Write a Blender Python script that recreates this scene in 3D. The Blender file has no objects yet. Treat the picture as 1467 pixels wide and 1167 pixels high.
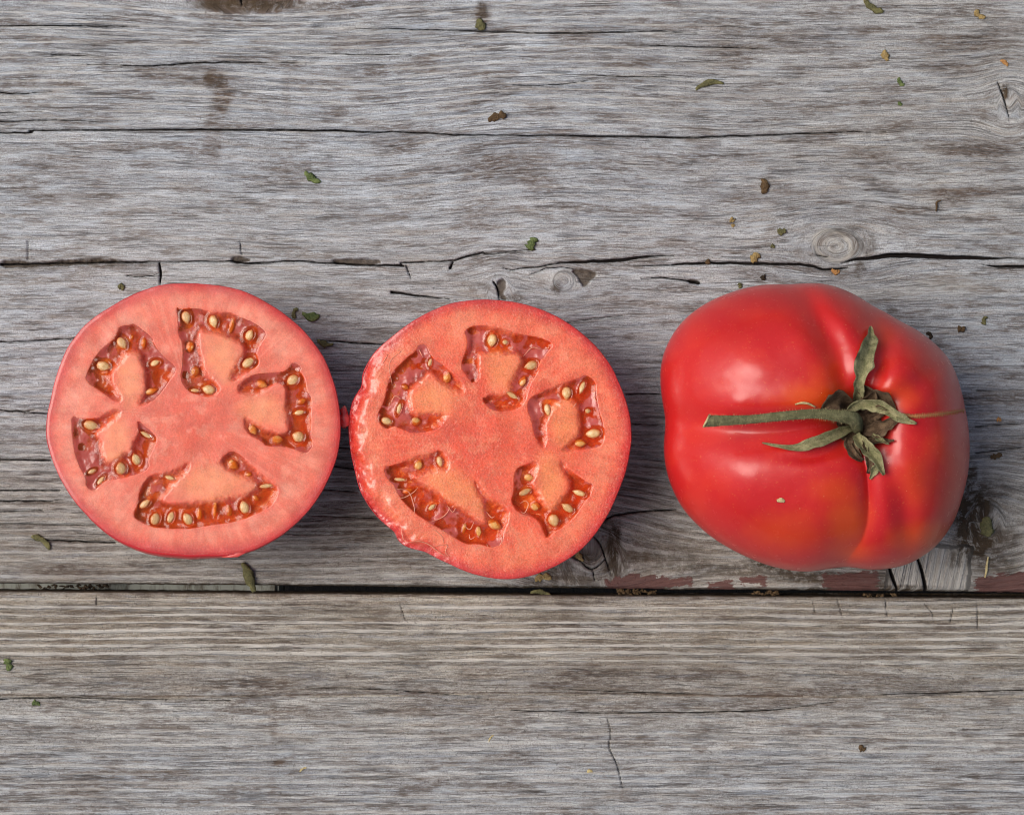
import bpy, math, random
import numpy as np
from mathutils import Vector
R = math.radians
random.seed(7)
rng = np.random.RandomState(11)
scn = bpy.context.scene
C = scn.collection

# ------------------------------------------------------------ camera, sky, sun, exposure
K = 0.0002            # metres per photo pixel on the table top
D = 0.62              # camera height above the boards
cam = bpy.data.objects.new('camera', bpy.data.cameras.new('camera'))
cam.location = (0, 0, D)
cam.data.sensor_width = 36
cam.data.lens = 36 * D / (1467 * K)
cam.data.clip_start = 0.02
cam.data.clip_end = 60
C.objects.link(cam)
scn.camera = cam

SUN_EL, SUN_AZ = 52, -80          # azimuth from +Y towards +X
w = bpy.data.worlds.new('World'); scn.world = w; w.use_nodes = True
wn = w.node_tree.nodes; wl = w.node_tree.links
sky = wn.new('ShaderNodeTexSky'); sky.sky_type = 'NISHITA'; sky.sun_disc = False
sky.sun_elevation = R(SUN_EL); sky.sun_rotation = R(SUN_AZ % 360)
sky.air_density = 1.0; sky.dust_density = 6.0; sky.ozone_density = 1.0
bg = wn['Background']; bg.inputs['Strength'].default_value = 0.088
wl.new(sky.outputs[0], bg.inputs['Color'])
sl = bpy.data.lights.new('sun', 'SUN'); sl.energy = 1.85; sl.angle = R(42); sl.color = (1.0, 0.965, 0.915)
so = bpy.data.objects.new('sun', sl)
sd = Vector((math.sin(R(SUN_AZ)) * math.cos(R(SUN_EL)), math.cos(R(SUN_AZ)) * math.cos(R(SUN_EL)), math.sin(R(SUN_EL))))
so.rotation_euler = sd.to_track_quat('Z', 'Y').to_euler(); so.location = sd * 3
C.objects.link(so)
scn.view_settings.view_transform = 'Standard'; scn.view_settings.look = 'None'
scn.view_settings.exposure = 0.16; scn.view_settings.gamma = 1
scn.cycles.use_denoising = True
scn.cycles.filter_width = 1.1
scn.cycles.max_bounces = 8; scn.cycles.transparent_max_bounces = 8
scn.cycles.use_adaptive_sampling = False
scn.cycles.sample_clamp_indirect = 4

# ------------------------------------------------------------ helpers
def W(px, py, z=0.0):
    """the place in the scene, at height z, of a point measured on the photograph"""
    f = (D - z) / D * K
    return ((px - 733.5) * f, (583.5 - py) * f, z)

def sst(a, b, x):
    t = np.clip((x - a) / (b - a), 0, 1); return t * t * (3 - 2 * t)

_tab = np.random.RandomState(5).rand(256, 256)
def vn(x, y, seed=0):
    x = np.asarray(x, float) + seed * 37.31; y = np.asarray(y, float) + seed * 91.7
    xi = np.floor(x).astype(int); yi = np.floor(y).astype(int)
    fx = x - xi; fy = y - yi
    fx = fx * fx * (3 - 2 * fx); fy = fy * fy * (3 - 2 * fy)
    a = _tab[xi & 255, yi & 255]; b = _tab[(xi + 1) & 255, yi & 255]
    c = _tab[xi & 255, (yi + 1) & 255]; d = _tab[(xi + 1) & 255, (yi + 1) & 255]
    return (a * (1 - fx) + b * fx) * (1 - fy) + (c * (1 - fx) + d * fx) * fy
def fbm(x, y, seed=0, o=4):
    s = 0; a = .5; t = 0
    for i in range(o):
        s = s + a * vn(x * 2 ** i, y * 2 ** i, seed + i); t += a; a *= .55
    return s / t

def seg_dist(X, Y, pts, hw=None):
    """distance to a polyline, less a half width given per point"""
    best = np.full(X.shape, 1e6)
    for i in range(len(pts) - 1):
        ax, ay = pts[i][:2]; bx, by = pts[i + 1][:2]
        dx, dy = bx - ax, by - ay
        t = np.clip(((X - ax) * dx + (Y - ay) * dy) / (dx * dx + dy * dy + 1e-9), 0, 1)
        d = np.hypot(X - ax - t * dx, Y - ay - t * dy)
        if hw is not None: d = d - (hw[i] * (1 - t) + hw[i + 1] * t)
        best = np.minimum(best, d)
    return best

def poly_sdf(X, Y, P):
    P = np.asarray(P, float); n = len(P)
    d = np.full(X.shape, 1e12); inside = np.zeros(X.shape, bool)
    for i in range(n):
        a = P[i]; b = P[(i + 1) % n]; e = b - a
        wx = X - a[0]; wy = Y - a[1]
        t = np.clip((wx * e[0] + wy * e[1]) / (e @ e + 1e-12), 0, 1)
        d = np.minimum(d, (wx - e[0] * t) ** 2 + (wy - e[1] * t) ** 2)
        c = ((a[1] > Y) != (b[1] > Y))
        if abs(e[1]) > 1e-12: inside ^= c & (X < (e[0]) * (Y - a[1]) / e[1] + a[0])
    return np.where(inside, -1, 1) * np.sqrt(d)

def chaikin(P, n=1, closed=True):
    P = np.asarray(P, float)
    for _ in range(n):
        Q = np.roll(P, -1, 0) if closed else P[1:]
        A = P if closed else P[:-1]
        P = np.stack([A * .75 + Q * .25, A * .25 + Q * .75], 1).reshape(-1, P.shape[1])
    return P

def spline(P, m=8):
    """open Catmull-Rom through rows of any width"""
    P = np.asarray(P, float); P = np.vstack([2 * P[0] - P[1], P, 2 * P[-1] - P[-2]])
    out = []
    for i in range(1, len(P) - 2):
        for t in np.linspace(0, 1, m, endpoint=False):
            a, b, c, d = P[i - 1:i + 3]
            out.append(.5 * (2 * b + (c - a) * t + (2 * a - 5 * b + 4 * c - d) * t * t + (3 * b - a - 3 * c + d) * t ** 3))
    out.append(P[-2]); return np.array(out)

def link(name, me, mat, parent=None):
    o = bpy.data.objects.new(name, me); C.objects.link(o)
    if mat: me.materials.append(mat)
    if parent: o.parent = parent
    return o
def tag(o, label=None, cat=None, group=None, kind=None):
    for k, v in (('label', label), ('category', cat), ('group', group), ('kind', kind)):
        if v: o[k] = v
    return o
def raw_mesh(name, V, F, attrs=None, smooth=True):
    """V (n,3), F (m,4) quads or (m,3) triangles"""
    V = np.asarray(V, np.float32); F = np.asarray(F, np.int32)
    me = bpy.data.meshes.new(name)
    me.vertices.add(len(V)); me.vertices.foreach_set('co', V.ravel())
    k = F.shape[1]
    me.loops.add(F.size); me.loops.foreach_set('vertex_index', F.ravel())
    me.polygons.add(len(F)); me.polygons.foreach_set('loop_start', np.arange(0, F.size, k, dtype=np.int32))
    me.update(calc_edges=True)
    for an, A in (attrs or {}).items():
        A = np.asarray(A, np.float32)
        if A.ndim == 1 or A.shape[-1] == 1:
            me.attributes.new(an, 'FLOAT', 'POINT').data.foreach_set('value', A.ravel())
        else:
            me.attributes.new(an, 'FLOAT_VECTOR', 'POINT').data.foreach_set('vector', A.ravel())
    if smooth: me.shade_smooth()
    return me
def grid_faces(m, n, wrap=False):
    i = np.arange(m - 1)[:, None]; j = np.arange(n if wrap else n - 1)[None, :]
    a = i * n + j; b = i * n + (j + 1) % n; c = (i + 1) * n + (j + 1) % n; d = (i + 1) * n + j
    return np.stack([a, d, c, b], -1).reshape(-1, 4)
def merge(parts):
    V = []; F = []; o = 0
    for v, f in parts:
        V.append(v); F.append(np.asarray(f) + o); o += len(v)
    return np.vstack(V), np.vstack(F)
def tube(P, rad, n=8, flat=1.0, caps=True):
    """P (m,3) metres, rad per point; returns V,F quads"""
    P = np.asarray(P, float); m = len(P); rad = np.broadcast_to(rad, (m,))
    T = np.gradient(P, axis=0); T /= np.linalg.norm(T, axis=1)[:, None] + 1e-12
    up = np.array([0, 0, 1.]); N = np.cross(T, up); l = np.linalg.norm(N, axis=1)[:, None]
    N = np.where(l > .05, N / (l + 1e-9), np.array([0, 1., 0])); B = np.cross(N, T)
    a = np.linspace(0, 2 * np.pi, n, endpoint=False)
    V = P[:, None] + rad[:, None, None] * (np.cos(a)[None, :, None] * N[:, None] + flat * np.sin(a)[None, :, None] * B[:, None])
    F = grid_faces(m, n, True); V = V.reshape(-1, 3)
    if caps:
        for r, c in ((0, P[0]), (m - 1, P[-1])):
            ci = len(V); V = np.vstack([V, c])
            j = np.arange(0, n, 2)
            q = np.stack([np.full(len(j), ci), r * n + j, r * n + (j + 1) % n, r * n + (j + 2) % n], 1)
            F = np.vstack([F, q if r == 0 else q[:, ::-1]])
    return V, F

# ------------------------------------------------------------ node helper
class NT:
    def __init__(s, name):
        s.m = bpy.data.materials.new(name); s.m.use_nodes = True
        s.t = s.m.node_tree; s.b = s.t.nodes['Principled BSDF']; s.out = s.t.nodes['Material Output']
    def n(s, typ, **kw):
        x = s.t.nodes.new(typ)
        for k, v in kw.items(): setattr(x, k, v)
        return x
    def _in(s, sock, v):
        if isinstance(v, bpy.types.NodeSocket): s.t.links.new(v, sock)
        elif v is not None:
            if isinstance(v, (tuple, list)) and len(v) == 3 and sock.type == 'RGBA': v = (*v, 1)
            sock.default_value = v
    def math(s, op, a, b=None, c=None, clamp=False):
        x = s.n('ShaderNodeMath', operation=op, use_clamp=clamp)
        for i, v in enumerate((a, b, c)):
            if v is not None: s._in(x.inputs[i], v)
        return x.outputs[0]
    def add(s, a, b): return s.math('ADD', a, b)
    def mul(s, a, b): return s.math('MULTIPLY', a, b)
    def vmul(s, v, k):
        x = s.n('ShaderNodeVectorMath', operation='MULTIPLY'); s._in(x.inputs[0], v); x.inputs[1].default_value = k
        return x.outputs[0]
    def vadd(s, v, k):
        x = s.n('ShaderNodeVectorMath', operation='ADD'); s._in(x.inputs[0], v); s._in(x.inputs[1], k)
        return x.outputs[0]
    def noise(s, v, k=(1, 1, 1), det=2, rough=.5, dist=0, col=False):
        x = s.n('ShaderNodeTexNoise'); s._in(x.inputs['Vector'], s.vmul(v, k)); x.inputs['Scale'].default_value = 1
        x.inputs['Detail'].default_value = det; x.inputs['Roughness'].default_value = rough; x.inputs['Distortion'].default_value = dist
        return x.outputs[1 if col else 0]
    def vor(s, v, k=(1, 1, 1), feat='F1', out='Distance', rnd=1.0):
        x = s.n('ShaderNodeTexVoronoi', feature=feat); s._in(x.inputs['Vector'], s.vmul(v, k)); x.inputs['Scale'].default_value = 1
        x.inputs['Randomness'].default_value = rnd
        return x.outputs[out]
    def ss(s, a, b, v, lo=0., hi=1.):
        x = s.n('ShaderNodeMapRange', interpolation_type='SMOOTHSTEP'); s._in(x.inputs[0], v)
        for i, q in zip((1, 2, 3, 4), (a, b, lo, hi)): s._in(x.inputs[i], q)
        return x.outputs[0]
    def mix(s, f, a, b, mode='MIX'):
        x = s.n('ShaderNodeMix', data_type='RGBA', blend_type=mode)
        s._in(x.inputs[0], f); s._in(x.inputs[6], a); s._in(x.inputs[7], b); return x.outputs[2]
    def attr(s, name, out=2):
        x = s.n('ShaderNodeAttribute', attribute_name=name); return x.outputs[out]
    def sep(s, v):
        x = s.n('ShaderNodeSeparateXYZ'); s._in(x.inputs[0], v); return x.outputs
    def obj(s): return s.n('ShaderNodeTexCoord').outputs['Object']
    def rnd(s): return s.n('ShaderNodeObjectInfo').outputs['Random']
    def bump(s, h, dist, st=1.0):
        x = s.n('ShaderNodeBump'); s._in(x.inputs['Height'], h); x.inputs['Distance'].default_value = dist
        x.inputs['Strength'].default_value = st; s._in(s.b.inputs['Normal'], x.outputs[0]); return x.outputs[0]
    def set(s, **kw):
        for k, v in kw.items(): s._in(s.b.inputs[k.replace('_', ' ')], v)
        return s.m

def srgb(r, g, b):
    f = lambda c: (c / 255 / 12.92) if c <= 10 else ((c / 255 + .055) / 1.055) ** 2.4
    return (f(r), f(g), f(b))

# ------------------------------------------------------------ weathered wood
def wood_material():
    s = NT('weathered_wood')
    g = s.attr('grain', 1); m1 = s.sep(s.attr('m_a', 1)); m2 = s.sep(s.attr('m_b', 1)); m3 = s.sep(s.attr('m_c', 1))
    crk, stain_shade, dirt = m1[0], m1[1], m1[2]
    paint, tone, ridge = m2[0], m2[1], m2[2]
    pale, warm, cav = m3[0], m3[1], m3[2]
    fib = s.noise(g, (3.2, 62, 1), 3, .6)
    fib2 = s.noise(s.vadd(g, (5.1, 3.3, 0)), (9, 95, 1), 2, .6)
    band = s.noise(g, (.45, 7, 1), 4, .55)
    gate = s.ss(.44, .60, s.noise(s.vadd(g, (9, 2, 0)), (.9, 5, 1), 3))
    da = s.ss(.545, .635, s.noise(s.vadd(g, (1, 7, 0)), (1.5, 36, 1), 2, .55))
    db = s.ss(.57, .66, s.noise(s.vadd(g, (3, 1, 0)), (3.4, 50, 1), 1, .5))
    warmk = s.math('SUBTRACT', 1, s.mul(m3[1], .35))
    dash = s.math('MAXIMUM', s.mul(da, s.math('ADD', s.mul(gate, .75), .25)), s.mul(db, .42))
    iso = s.noise(g, (42, 48, 1), 3, .7)
    pits = s.ss(.66, .74, s.noise(s.vadd(g, (2, 2, 0)), (30, 40, 1), 1))
    # brown hatch, strongest where the blotch field is high
    blot = s.mul(s.ss(.50, .61, s.noise(s.vadd(g, (4, 4, 0)), (1.05, 5.2, 1), 3, .6)), .95)
    hatch = s.ss(.40, .58, s.noise(s.vadd(g, (6, 1, 0)), (6.5, 34, 1), 4, .75))
    brown = s.math('MINIMUM', s.mul(blot, s.add(s.mul(hatch, .85), .15)), 1)
    stain_shade_m = s.math('MINIMUM', s.mul(stain_shade, s.add(s.mul(hatch, .75), s.add(.28, s.mul(s.math('MULTIPLY', stain_shade, stain_shade), .35)))), 1)
    light = s.mix(s.ss(.3, .7, band), srgb(150, 156, 163), srgb(206, 214, 221))
    light = s.mix(warm, light, s.mix(s.ss(.3, .7, band), srgb(150, 140, 122), srgb(204, 194, 174)))
    dark = s.mix(warm, srgb(104, 101, 104), srgb(104, 92, 76))
    c = s.mix(s.mul(s.ss(.40, .60, fib, .0, .85), s.ss(.36, .62, s.noise(s.vadd(g, (3, 8, 0)), (.8, 6, 1), 3, .6), .45, 1.)), light, dark)
    c = s.mix(s.ss(.62, .42, fib2, 0., .40), c, s.mix(warm, srgb(214, 222, 230), srgb(206, 200, 187)))
    c = s.mix(s.mul(s.ss(.42, .60, iso), .40), c, srgb(98, 91, 86))
    c = s.mix(s.mul(s.ss(.55, .68, s.noise(s.vadd(g, (8, 8, 3)), (60, 85, 1), 2, .6)), .35), c, srgb(222, 224, 226))
    smear = s.ss(.50, .66, s.noise(s.vadd(g, (2, 9, 0)), (1.6, 9, 1), 4, .6))
    c = s.mix(s.mul(smear, .38), c, s.mix(warm, srgb(204, 216, 228), srgb(202, 199, 190)))
    hue = s.noise(s.vadd(g, (7, 7, 0)), (1.2, 14, 1), 4, .65)
    c = s.mix(s.mul(s.ss(.5, .68, hue), .30), c, srgb(158, 138, 112))
    c = s.mix(s.mul(s.ss(.46, .32, hue), .30), c, srgb(128, 142, 160))
    c = s.mix(s.mul(brown, .78), c, srgb(100, 88, 80))
    c = s.mix(s.mul(stain_shade_m, .92), c, s.mix(s.ss(.35, .65, s.noise(g, (6, 34, 1), 3, .7)), srgb(72, 58, 50), srgb(108, 92, 80)))
    # ridges of hard late wood
    wob = s.mul(s.math('SUBTRACT', s.noise(g, (.5, 3, 1), 2), .5), 2.6)
    ph = s.add(s.mul(s.sep(g)[1], 58), wob)
    ph = s.add(ph, s.mul(s.math('SUBTRACT', s.noise(g, (3.2, 20, 1), 2), .5), 2.2))
    rd = s.add(s.mul(s.add(s.mul(s.math('SINE', ph), .5), .5), .34), s.mul(s.noise(s.vadd(g, (0, 11, 0)), (.6, 13, 1), 2, .5), .66))
    rline = s.ss(.42, .64, rd)
    rhi = s.ss(.54, .66, rd)
    c = s.mix(s.mul(s.mul(ridge, rhi), .62), c, srgb(216, 212, 204))
    c = s.mix(s.mul(s.mul(ridge, s.ss(.46, .34, rd)), .42), c, srgb(104, 92, 78))
    c = s.mix(s.mul(s.mul(dash, warmk), .60), c, srgb(60, 54, 51))
    c = s.mix(s.mul(pits, .30), c, srgb(62, 54, 50))
    c = s.mix(s.mul(pale, s.add(s.mul(fib2, .7), .35)), c, srgb(200, 196, 186))
    dn = s.ss(.40, .54, s.noise(g, (7, 11, 1), 5, .75))
    dm = s.mul(dirt, s.add(s.mul(dn, .8), .3))
    c = s.mix(s.math('MINIMUM', dm, 1), c, s.mix(s.noise(g, (12, 12, 1), 2), srgb(50, 42, 36), srgb(92, 76, 56)))
    pn = s.add(paint, s.mul(s.math('SUBTRACT', s.noise(g, (7, 16, 1), 5, .72), .5), 30))
    pm = s.ss(1.2, -1.2, pn)
    c = s.mix(s.mul(pm, .93), c, s.mix(s.noise(g, (5, 20, 1), 4), srgb(96, 62, 58), srgb(120, 80, 72)))
    c = s.mix(s.mul(cav, .9), c, s.mix(s.noise(g, (25, 30, 1), 3, .7), srgb(46, 39, 34), srgb(104, 90, 74)))
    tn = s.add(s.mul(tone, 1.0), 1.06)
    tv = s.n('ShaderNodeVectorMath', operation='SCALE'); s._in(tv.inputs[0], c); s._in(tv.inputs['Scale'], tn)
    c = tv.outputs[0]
    cn = s.add(crk, s.mul(s.math('SUBTRACT', s.noise(g, (12, 30, 1), 3, .7), .5), 1.8))
    cm = s.ss(.45, -.75, cn)
    near = s.mul(s.ss(4, 0, cn), .15)
    c = s.mix(near, c, srgb(80, 70, 62))
    c = s.mix(cm, c, srgb(30, 25, 23))
    h = s.mul(fib, .8)
    h = s.add(h, s.mul(fib2, .3)); h = s.math('SUBTRACT', h, s.mul(dash, .8)); h = s.add(h, s.mul(iso, .6))
    h = s.add(h, s.mul(s.mul(ridge, rline), 1.1)); h = s.math('SUBTRACT', h, s.mul(cm, 2.5)); h = s.add(h, s.mul(pm, .25))
    h = s.math('SUBTRACT', h, s.mul(pits, .6)); h = s.add(h, s.mul(s.mul(dirt, s.noise(g, (20, 20, 1), 4, .7)), 1.2))
    s.bump(h, .00032, 1.)
    s.set(Base_Color=c, Roughness=s.mix(pm, (.86, .86, .86), (.6, .6, .6)), Specular_IOR_Level=.25)
    return s.m
WOOD = wood_material()

CRACKS = [  # photo points and half widths in photo pixels
 ([(0,378),(40,378),(80,377),(110,376),(170,375),(230,375),(330,374)], [1.2,1.2,1,1,1.2,1,.9]),
 ([(330,374),(360,377),(420,374),(478,377),(545,380),(578,381)], [1,1.3,1,1.2,1.3,1.4]),
 ([(575,380),(580,376),(640,374),(660,370),(690,362),(700,364),(760,357)], [1,1,1,1.2,1.2,.9,.6]),
 ([(645,384),(650,373)], [1.8,.8]), ([(582,381),(588,397)], [.9,.5]),
 ([(721,384),(734,387),(752,383),(780,381),(798,377),(842,375),(883,373),(924,368),(966,366)], [.4,.8,.8,.9,1.1,1.8,2.2,1.4,.3]),
 ([(760,392),(786,384),(805,383),(822,385)], [.3,.6,.7,.3]),
 ([(910,381),(952,380),(993,377),(1060,377),(1120,378),(1160,380),(1180,386),(1203,385),(1216,383)], [.3,1,1.5,1.7,1.6,1.7,1.5,1.2,.4]),
 ([(1206,377),(1218,374),(1234,371),(1280,366),(1331,367),(1408,370),(1440,370),(1480,370)], [.4,1.3,2,3.1,3,2.2,1,.5]),
 ([(1408,379),(1434,382),(1480,381)], [.3,1.6,1.8]),
 ([(0,190),(45,190),(50,187),(170,186),(290,186),(480,187),(530,189),(600,190),(650,193),(734,194),(860,195),(984,197),(1045,195),(1164,191),(1234,189),(1270,189)], [.9,1,.8,1.1,1.3,1.3,1.1,.9,1,.9,1.2,1.3,1.1,.9,.6,.3]),
 ([(125,92),(220,94),(280,90),(350,89),(450,90)], [.3,1,1.1,.8,.3]), ([(0,37),(135,37),(200,37)], [.8,.9,.3]),
 ([(430,76),(520,78),(590,79)], [.3,.7,.3]), ([(500,40),(620,43),(734,46),(834,47),(934,45),(1000,47)], [.3,.8,.9,1,.8,.3]),
 ([(899,64),(1000,67),(1104,70)], [.3,.9,.3]), ([(819,107),(900,110),(974,111)], [.3,.8,.3]),
 ([(0,132),(30,134),(75,131)], [.8,.7,.3]), ([(75,79),(150,80)], [.8,.3]), ([(0,161),(60,160)], [.6,.3]),
 ([(0,174),(80,172),(170,175)], [.6,.7,.3]), ([(735,122),(800,121),(860,112)], [.5,.6,.3]),
 ([(40,345),(40,373)], [.5,.5]), ([(344,346),(346,364)], [.4,.5]), ([(228,377),(230,392),(229,408)], [1,1.6,.6]), ([(182,394),(196,396),(215,395),(226,391)], [.3,.5,.6,.4]),
 ([(0,489),(30,489),(85,486),(110,484)], [.9,.9,1,.9]), ([(455,487),(480,489),(545,493),(560,495)], [.9,1,1,.6]),
 ([(0,587),(30,589),(50,587)], [.9,1,.3]), ([(30,590),(50,592),(75,592)], [.3,.9,.8]),
 ([(0,658),(72,659)], [1,1]), ([(0,702),(86,703)], [1,.9]), ([(0,717),(60,718),(90,717)], [.9,.8,.3]), ([(0,733),(60,731)], [.7,.3]),
 ([(50,773),(110,775),(165,777)], [.3,1.1,.8]), ([(0,750),(110,752),(140,751)], [.4,.6,.3]),
 ([(561,419),(590,422),(620,426),(665,431)], [1.7,1.3,.9,.3]),
 ([(919,400),(946,398),(985,402),(1001,405)], [.4,.9,1.2,2.2]),
 ([(813,462),(850,457),(892,452)], [.5,.6,.3]), ([(897,565),(946,565)], [.8,.6]), ([(905,607),(950,611)],[.7,.5]),
 ([(850,760),(857,753),(876,740),(909,734),(969,730)], [1,1,1.1,1.2,.8]),
 ([(849,768),(860,780),(868,802),(875,822)], [.7,.8,.8,.3]), ([(834,806),(849,816),(868,800)], [.7,1,.6]), ([(849,816),(852,832)], [.7,.4]),
 ([(1275,815),(1280,830),(1286,845)], [2,2.2,1.2]), ([(1314,796),(1322,822),(1328,852)], [1.6,2.2,2.4]),
 ([(490,605),(502,600)],[.6,.6]), ([(470,640),(505,642)],[.8,.6]),([(478,668),(508,671)],[.8,.8]),([(455,700),(512,704)],[.7,.7]),([(440,738),(540,742)],[.3,.7]),([(420,766),(560,768)],[.3,.3]),
 ([(1400,560),(1467,558)],[.5,.5]),([(1398,612),(1467,606)],[.8,.4]),([(1398,650),(1467,640)],[.7,.5]),
 ([(1240,0),(1250,4)],[.3,.3]), ([(345,0),(347,9)],[1.2,.4]), ([(1430,118),(1438,140),(1446,168)],[.6,1,.4]),
 ([(1160,365),(1175,366),(1188,369)],[.3,.7,.4]), ([(707,403),(712,412),(716,432)],[1.2,1.1,.6]),
 # lower board
 ([(1167,876),(1166,860)],[.25,.2]), ([(1200,858),(1207,884)],[.25,.2]), ([(1269,860),(1271,882)],[.25,.2]),
 ([(1325,865),(1336,878),(1338,893)],[.1,.3,.1]), ([(1400,863),(1401,900)],[.25,.2]), ([(1366,872),(1362,890)],[.25,.2]),
 ([(574,868),(580,886)],[.25,.2]), ([(138,855),(139,868)],[.25,.2]), ([(870,1028),(875,1050),(873,1070),(884,1095),(892,1128)], [.3,.3,.4,.5,.2]),
 ([(0,1001),(110,999),(190,1001),(330,1003)],[.7,.8,.6,.3]), ([(734,1017),(860,1021),(1000,1020),(1110,1016),(1200,1005)],[.5,.8,.8,.7,.3]),
 ([(1200,997),(1330,993),(1467,988)],[.3,.7,.7]), ([(780,985),(920,992),(1020,994)],[.3,.7,.3]),([(440,984),(560,988),(700,1001)],[.3,.6,.3]),
]
CAVITIES = [  # open gouges with rough dirty floors
 [(0,374),(30,371),(38,376),(60,376),(85,373),(110,371),(150,371),(172,373),(172,375),(150,376),(110,380),(60,381),(30,384),(0,384)],
 [(330,367),(350,368),(360,372),(352,377),(334,377)], [(476,371),(545,371),(547,380),(478,379)],
 [(818,386),(838,384),(858,392),(846,402),(838,413),(828,400)], [(985,399),(1001,401),(1003,405),(990,407)],
 [(713,400),(724,398),(726,410),(720,420),(727,430),(717,428),(710,412)],
 [(811,790),(822,784),(840,800),(828,806)],
]
KNOTS = [(1200,352,34,24,.85),(808,402,15,14,.7),(846,795,46,46,.8),(1412,748,26,34,.7),(715,415,18,22,.6),(350,-8,80,26,.8),(1446,150,16,26,.7)]
STAINS_AND_SHADE = [(1150,70,80,10,.5),(1230,40,50,9,.5),(930,140,70,8,.35),(1080,140,60,9,.45),(1300,185,60,7,.5),(1450,270,40,9,.6),(880,260,50,7,.4),(640,240,40,10,.4),(520,60,50,7,.4),(60,120,50,7,.35),(200,60,60,7,.35),  # x, y, rx, ry, amount
 (350,2,78,20,1.1),(350,-10,60,25,1.2),(307,110,20,14,.9),(316,135,14,30,.9),(306,190,15,52,.55),(410,125,7,45,.45),(690,20,14,22,.9),
 (730,235,75,26,.7),(735,255,60,10,.5),(822,50,42,13,.75),(1035,52,40,16,.6),(900,85,60,12,.5),(1055,75,60,12,.5),(1130,50,70,12,.6),
 (1370,60,80,14,.75),(1440,40,40,14,.5),(1365,98,45,14,.6),(860,205,60,10,.4),(945,235,30,16,.4),(1240,220,50,9,.6),(1160,200,50,7,.6),
 (1395,216,62,11,.85),(1380,275,70,10,.85),(1310,301,50,7,.8),(990,307,24,6,.7),(1010,208,25,8,.6),(1075,285,50,10,.5),(1130,275,30,7,.6),
 (1400,315,55,6,.6),(1210,92,40,8,.5),(1265,150,90,9,.35),(750,300,40,7,.5),(640,100,60,9,.4),(560,205,50,13,.55),(515,107,34,14,.45),
 (100,240,70,22,.45),(115,285,60,12,.5),(20,85,35,7,.6),(270,105,70,14,.45),(40,290,40,10,.3),(560,215,45,8,.4),(700,235,20,25,.5),
 (150,215,60,9,.4),(480,165,28,10,.4),(420,270,60,7,.4),(500,290,70,6,.35),(440,475,60,9,.5),(560,480,50,9,.5),(600,440,60,10,.4),
 (490,650,35,60,.6),(520,750,120,30,.7),(560,800,140,12,.5),(450,790,80,16,.5),(910,620,40,60,.5),(915,700,50,40,.7),(935,780,60,25,.6),  # this row is no stain: shade between the tomatoes painted into the wood
 (1440,560,60,30,.35),(1440,640,50,40,.3),(60,685,70,10,.4),(100,815,110,9,.6),(220,815,90,9,.5),(60,760,60,8,.4),
 (300,975,240,22,.45),(900,970,220,26,.45),(1250,990,240,24,.45),(120,950,130,14,.4),(700,1010,200,12,.35),(1290,900,160,18,.3),
 (500,870,90,10,.3),(820,880,30,30,.45),(900,900,14,40,.4),(100,900,10,50,.3),
 (392,1040,7,40,.5),(398,1092,14,6,1.0),(390,1130,6,22,.35),(370,1100,4,80,.15),(1002,1072,12,5,.9),(620,900,14,8,.5),
]
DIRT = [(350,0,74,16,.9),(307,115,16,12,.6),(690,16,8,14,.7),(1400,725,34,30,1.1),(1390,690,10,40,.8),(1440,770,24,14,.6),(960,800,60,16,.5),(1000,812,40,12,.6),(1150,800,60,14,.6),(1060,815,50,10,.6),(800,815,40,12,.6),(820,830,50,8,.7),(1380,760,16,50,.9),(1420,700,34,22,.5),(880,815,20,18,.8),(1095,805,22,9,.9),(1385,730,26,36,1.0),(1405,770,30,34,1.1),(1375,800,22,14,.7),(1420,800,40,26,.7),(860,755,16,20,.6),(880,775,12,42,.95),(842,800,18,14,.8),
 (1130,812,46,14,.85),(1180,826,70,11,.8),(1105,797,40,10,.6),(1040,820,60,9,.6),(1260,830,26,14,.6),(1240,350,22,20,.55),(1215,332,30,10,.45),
 (1232,385,8,14,.6),(690,410,18,6,.5),(740,425,14,8,.6),(797,413,8,10,.7),(1440,130,5,14,1.0),(1430,640,30,3,.6),(1400,700,20,8,.8),
 (130,378,90,10,.5),(50,384,60,7,.5),(1150,366,60,16,.2),(700,845,500,6,.5),(1350,452,20,5,.4),(1277,445,14,5,.6),(800,838,80,6,.6),(1230,842,120,5,.8),(230,838,300,5,.5)]
PAINT = [[(868,832),(900,822),(950,826),(990,828),(992,838),(940,842),(905,846),(870,842)],[(1014,833),(1050,831),(1050,842),(1014,842)],
 [(1062,826),(1098,824),(1098,838),(1062,836)],[(1178,822),(1258,818),(1258,848),(1200,848),(1178,838)],[(1396,828),(1430,823),(1480,818),(1480,852),(1400,852)]]
SPECKS = [(996,218,3,'r'),(1051,228,6,'o')]

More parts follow.
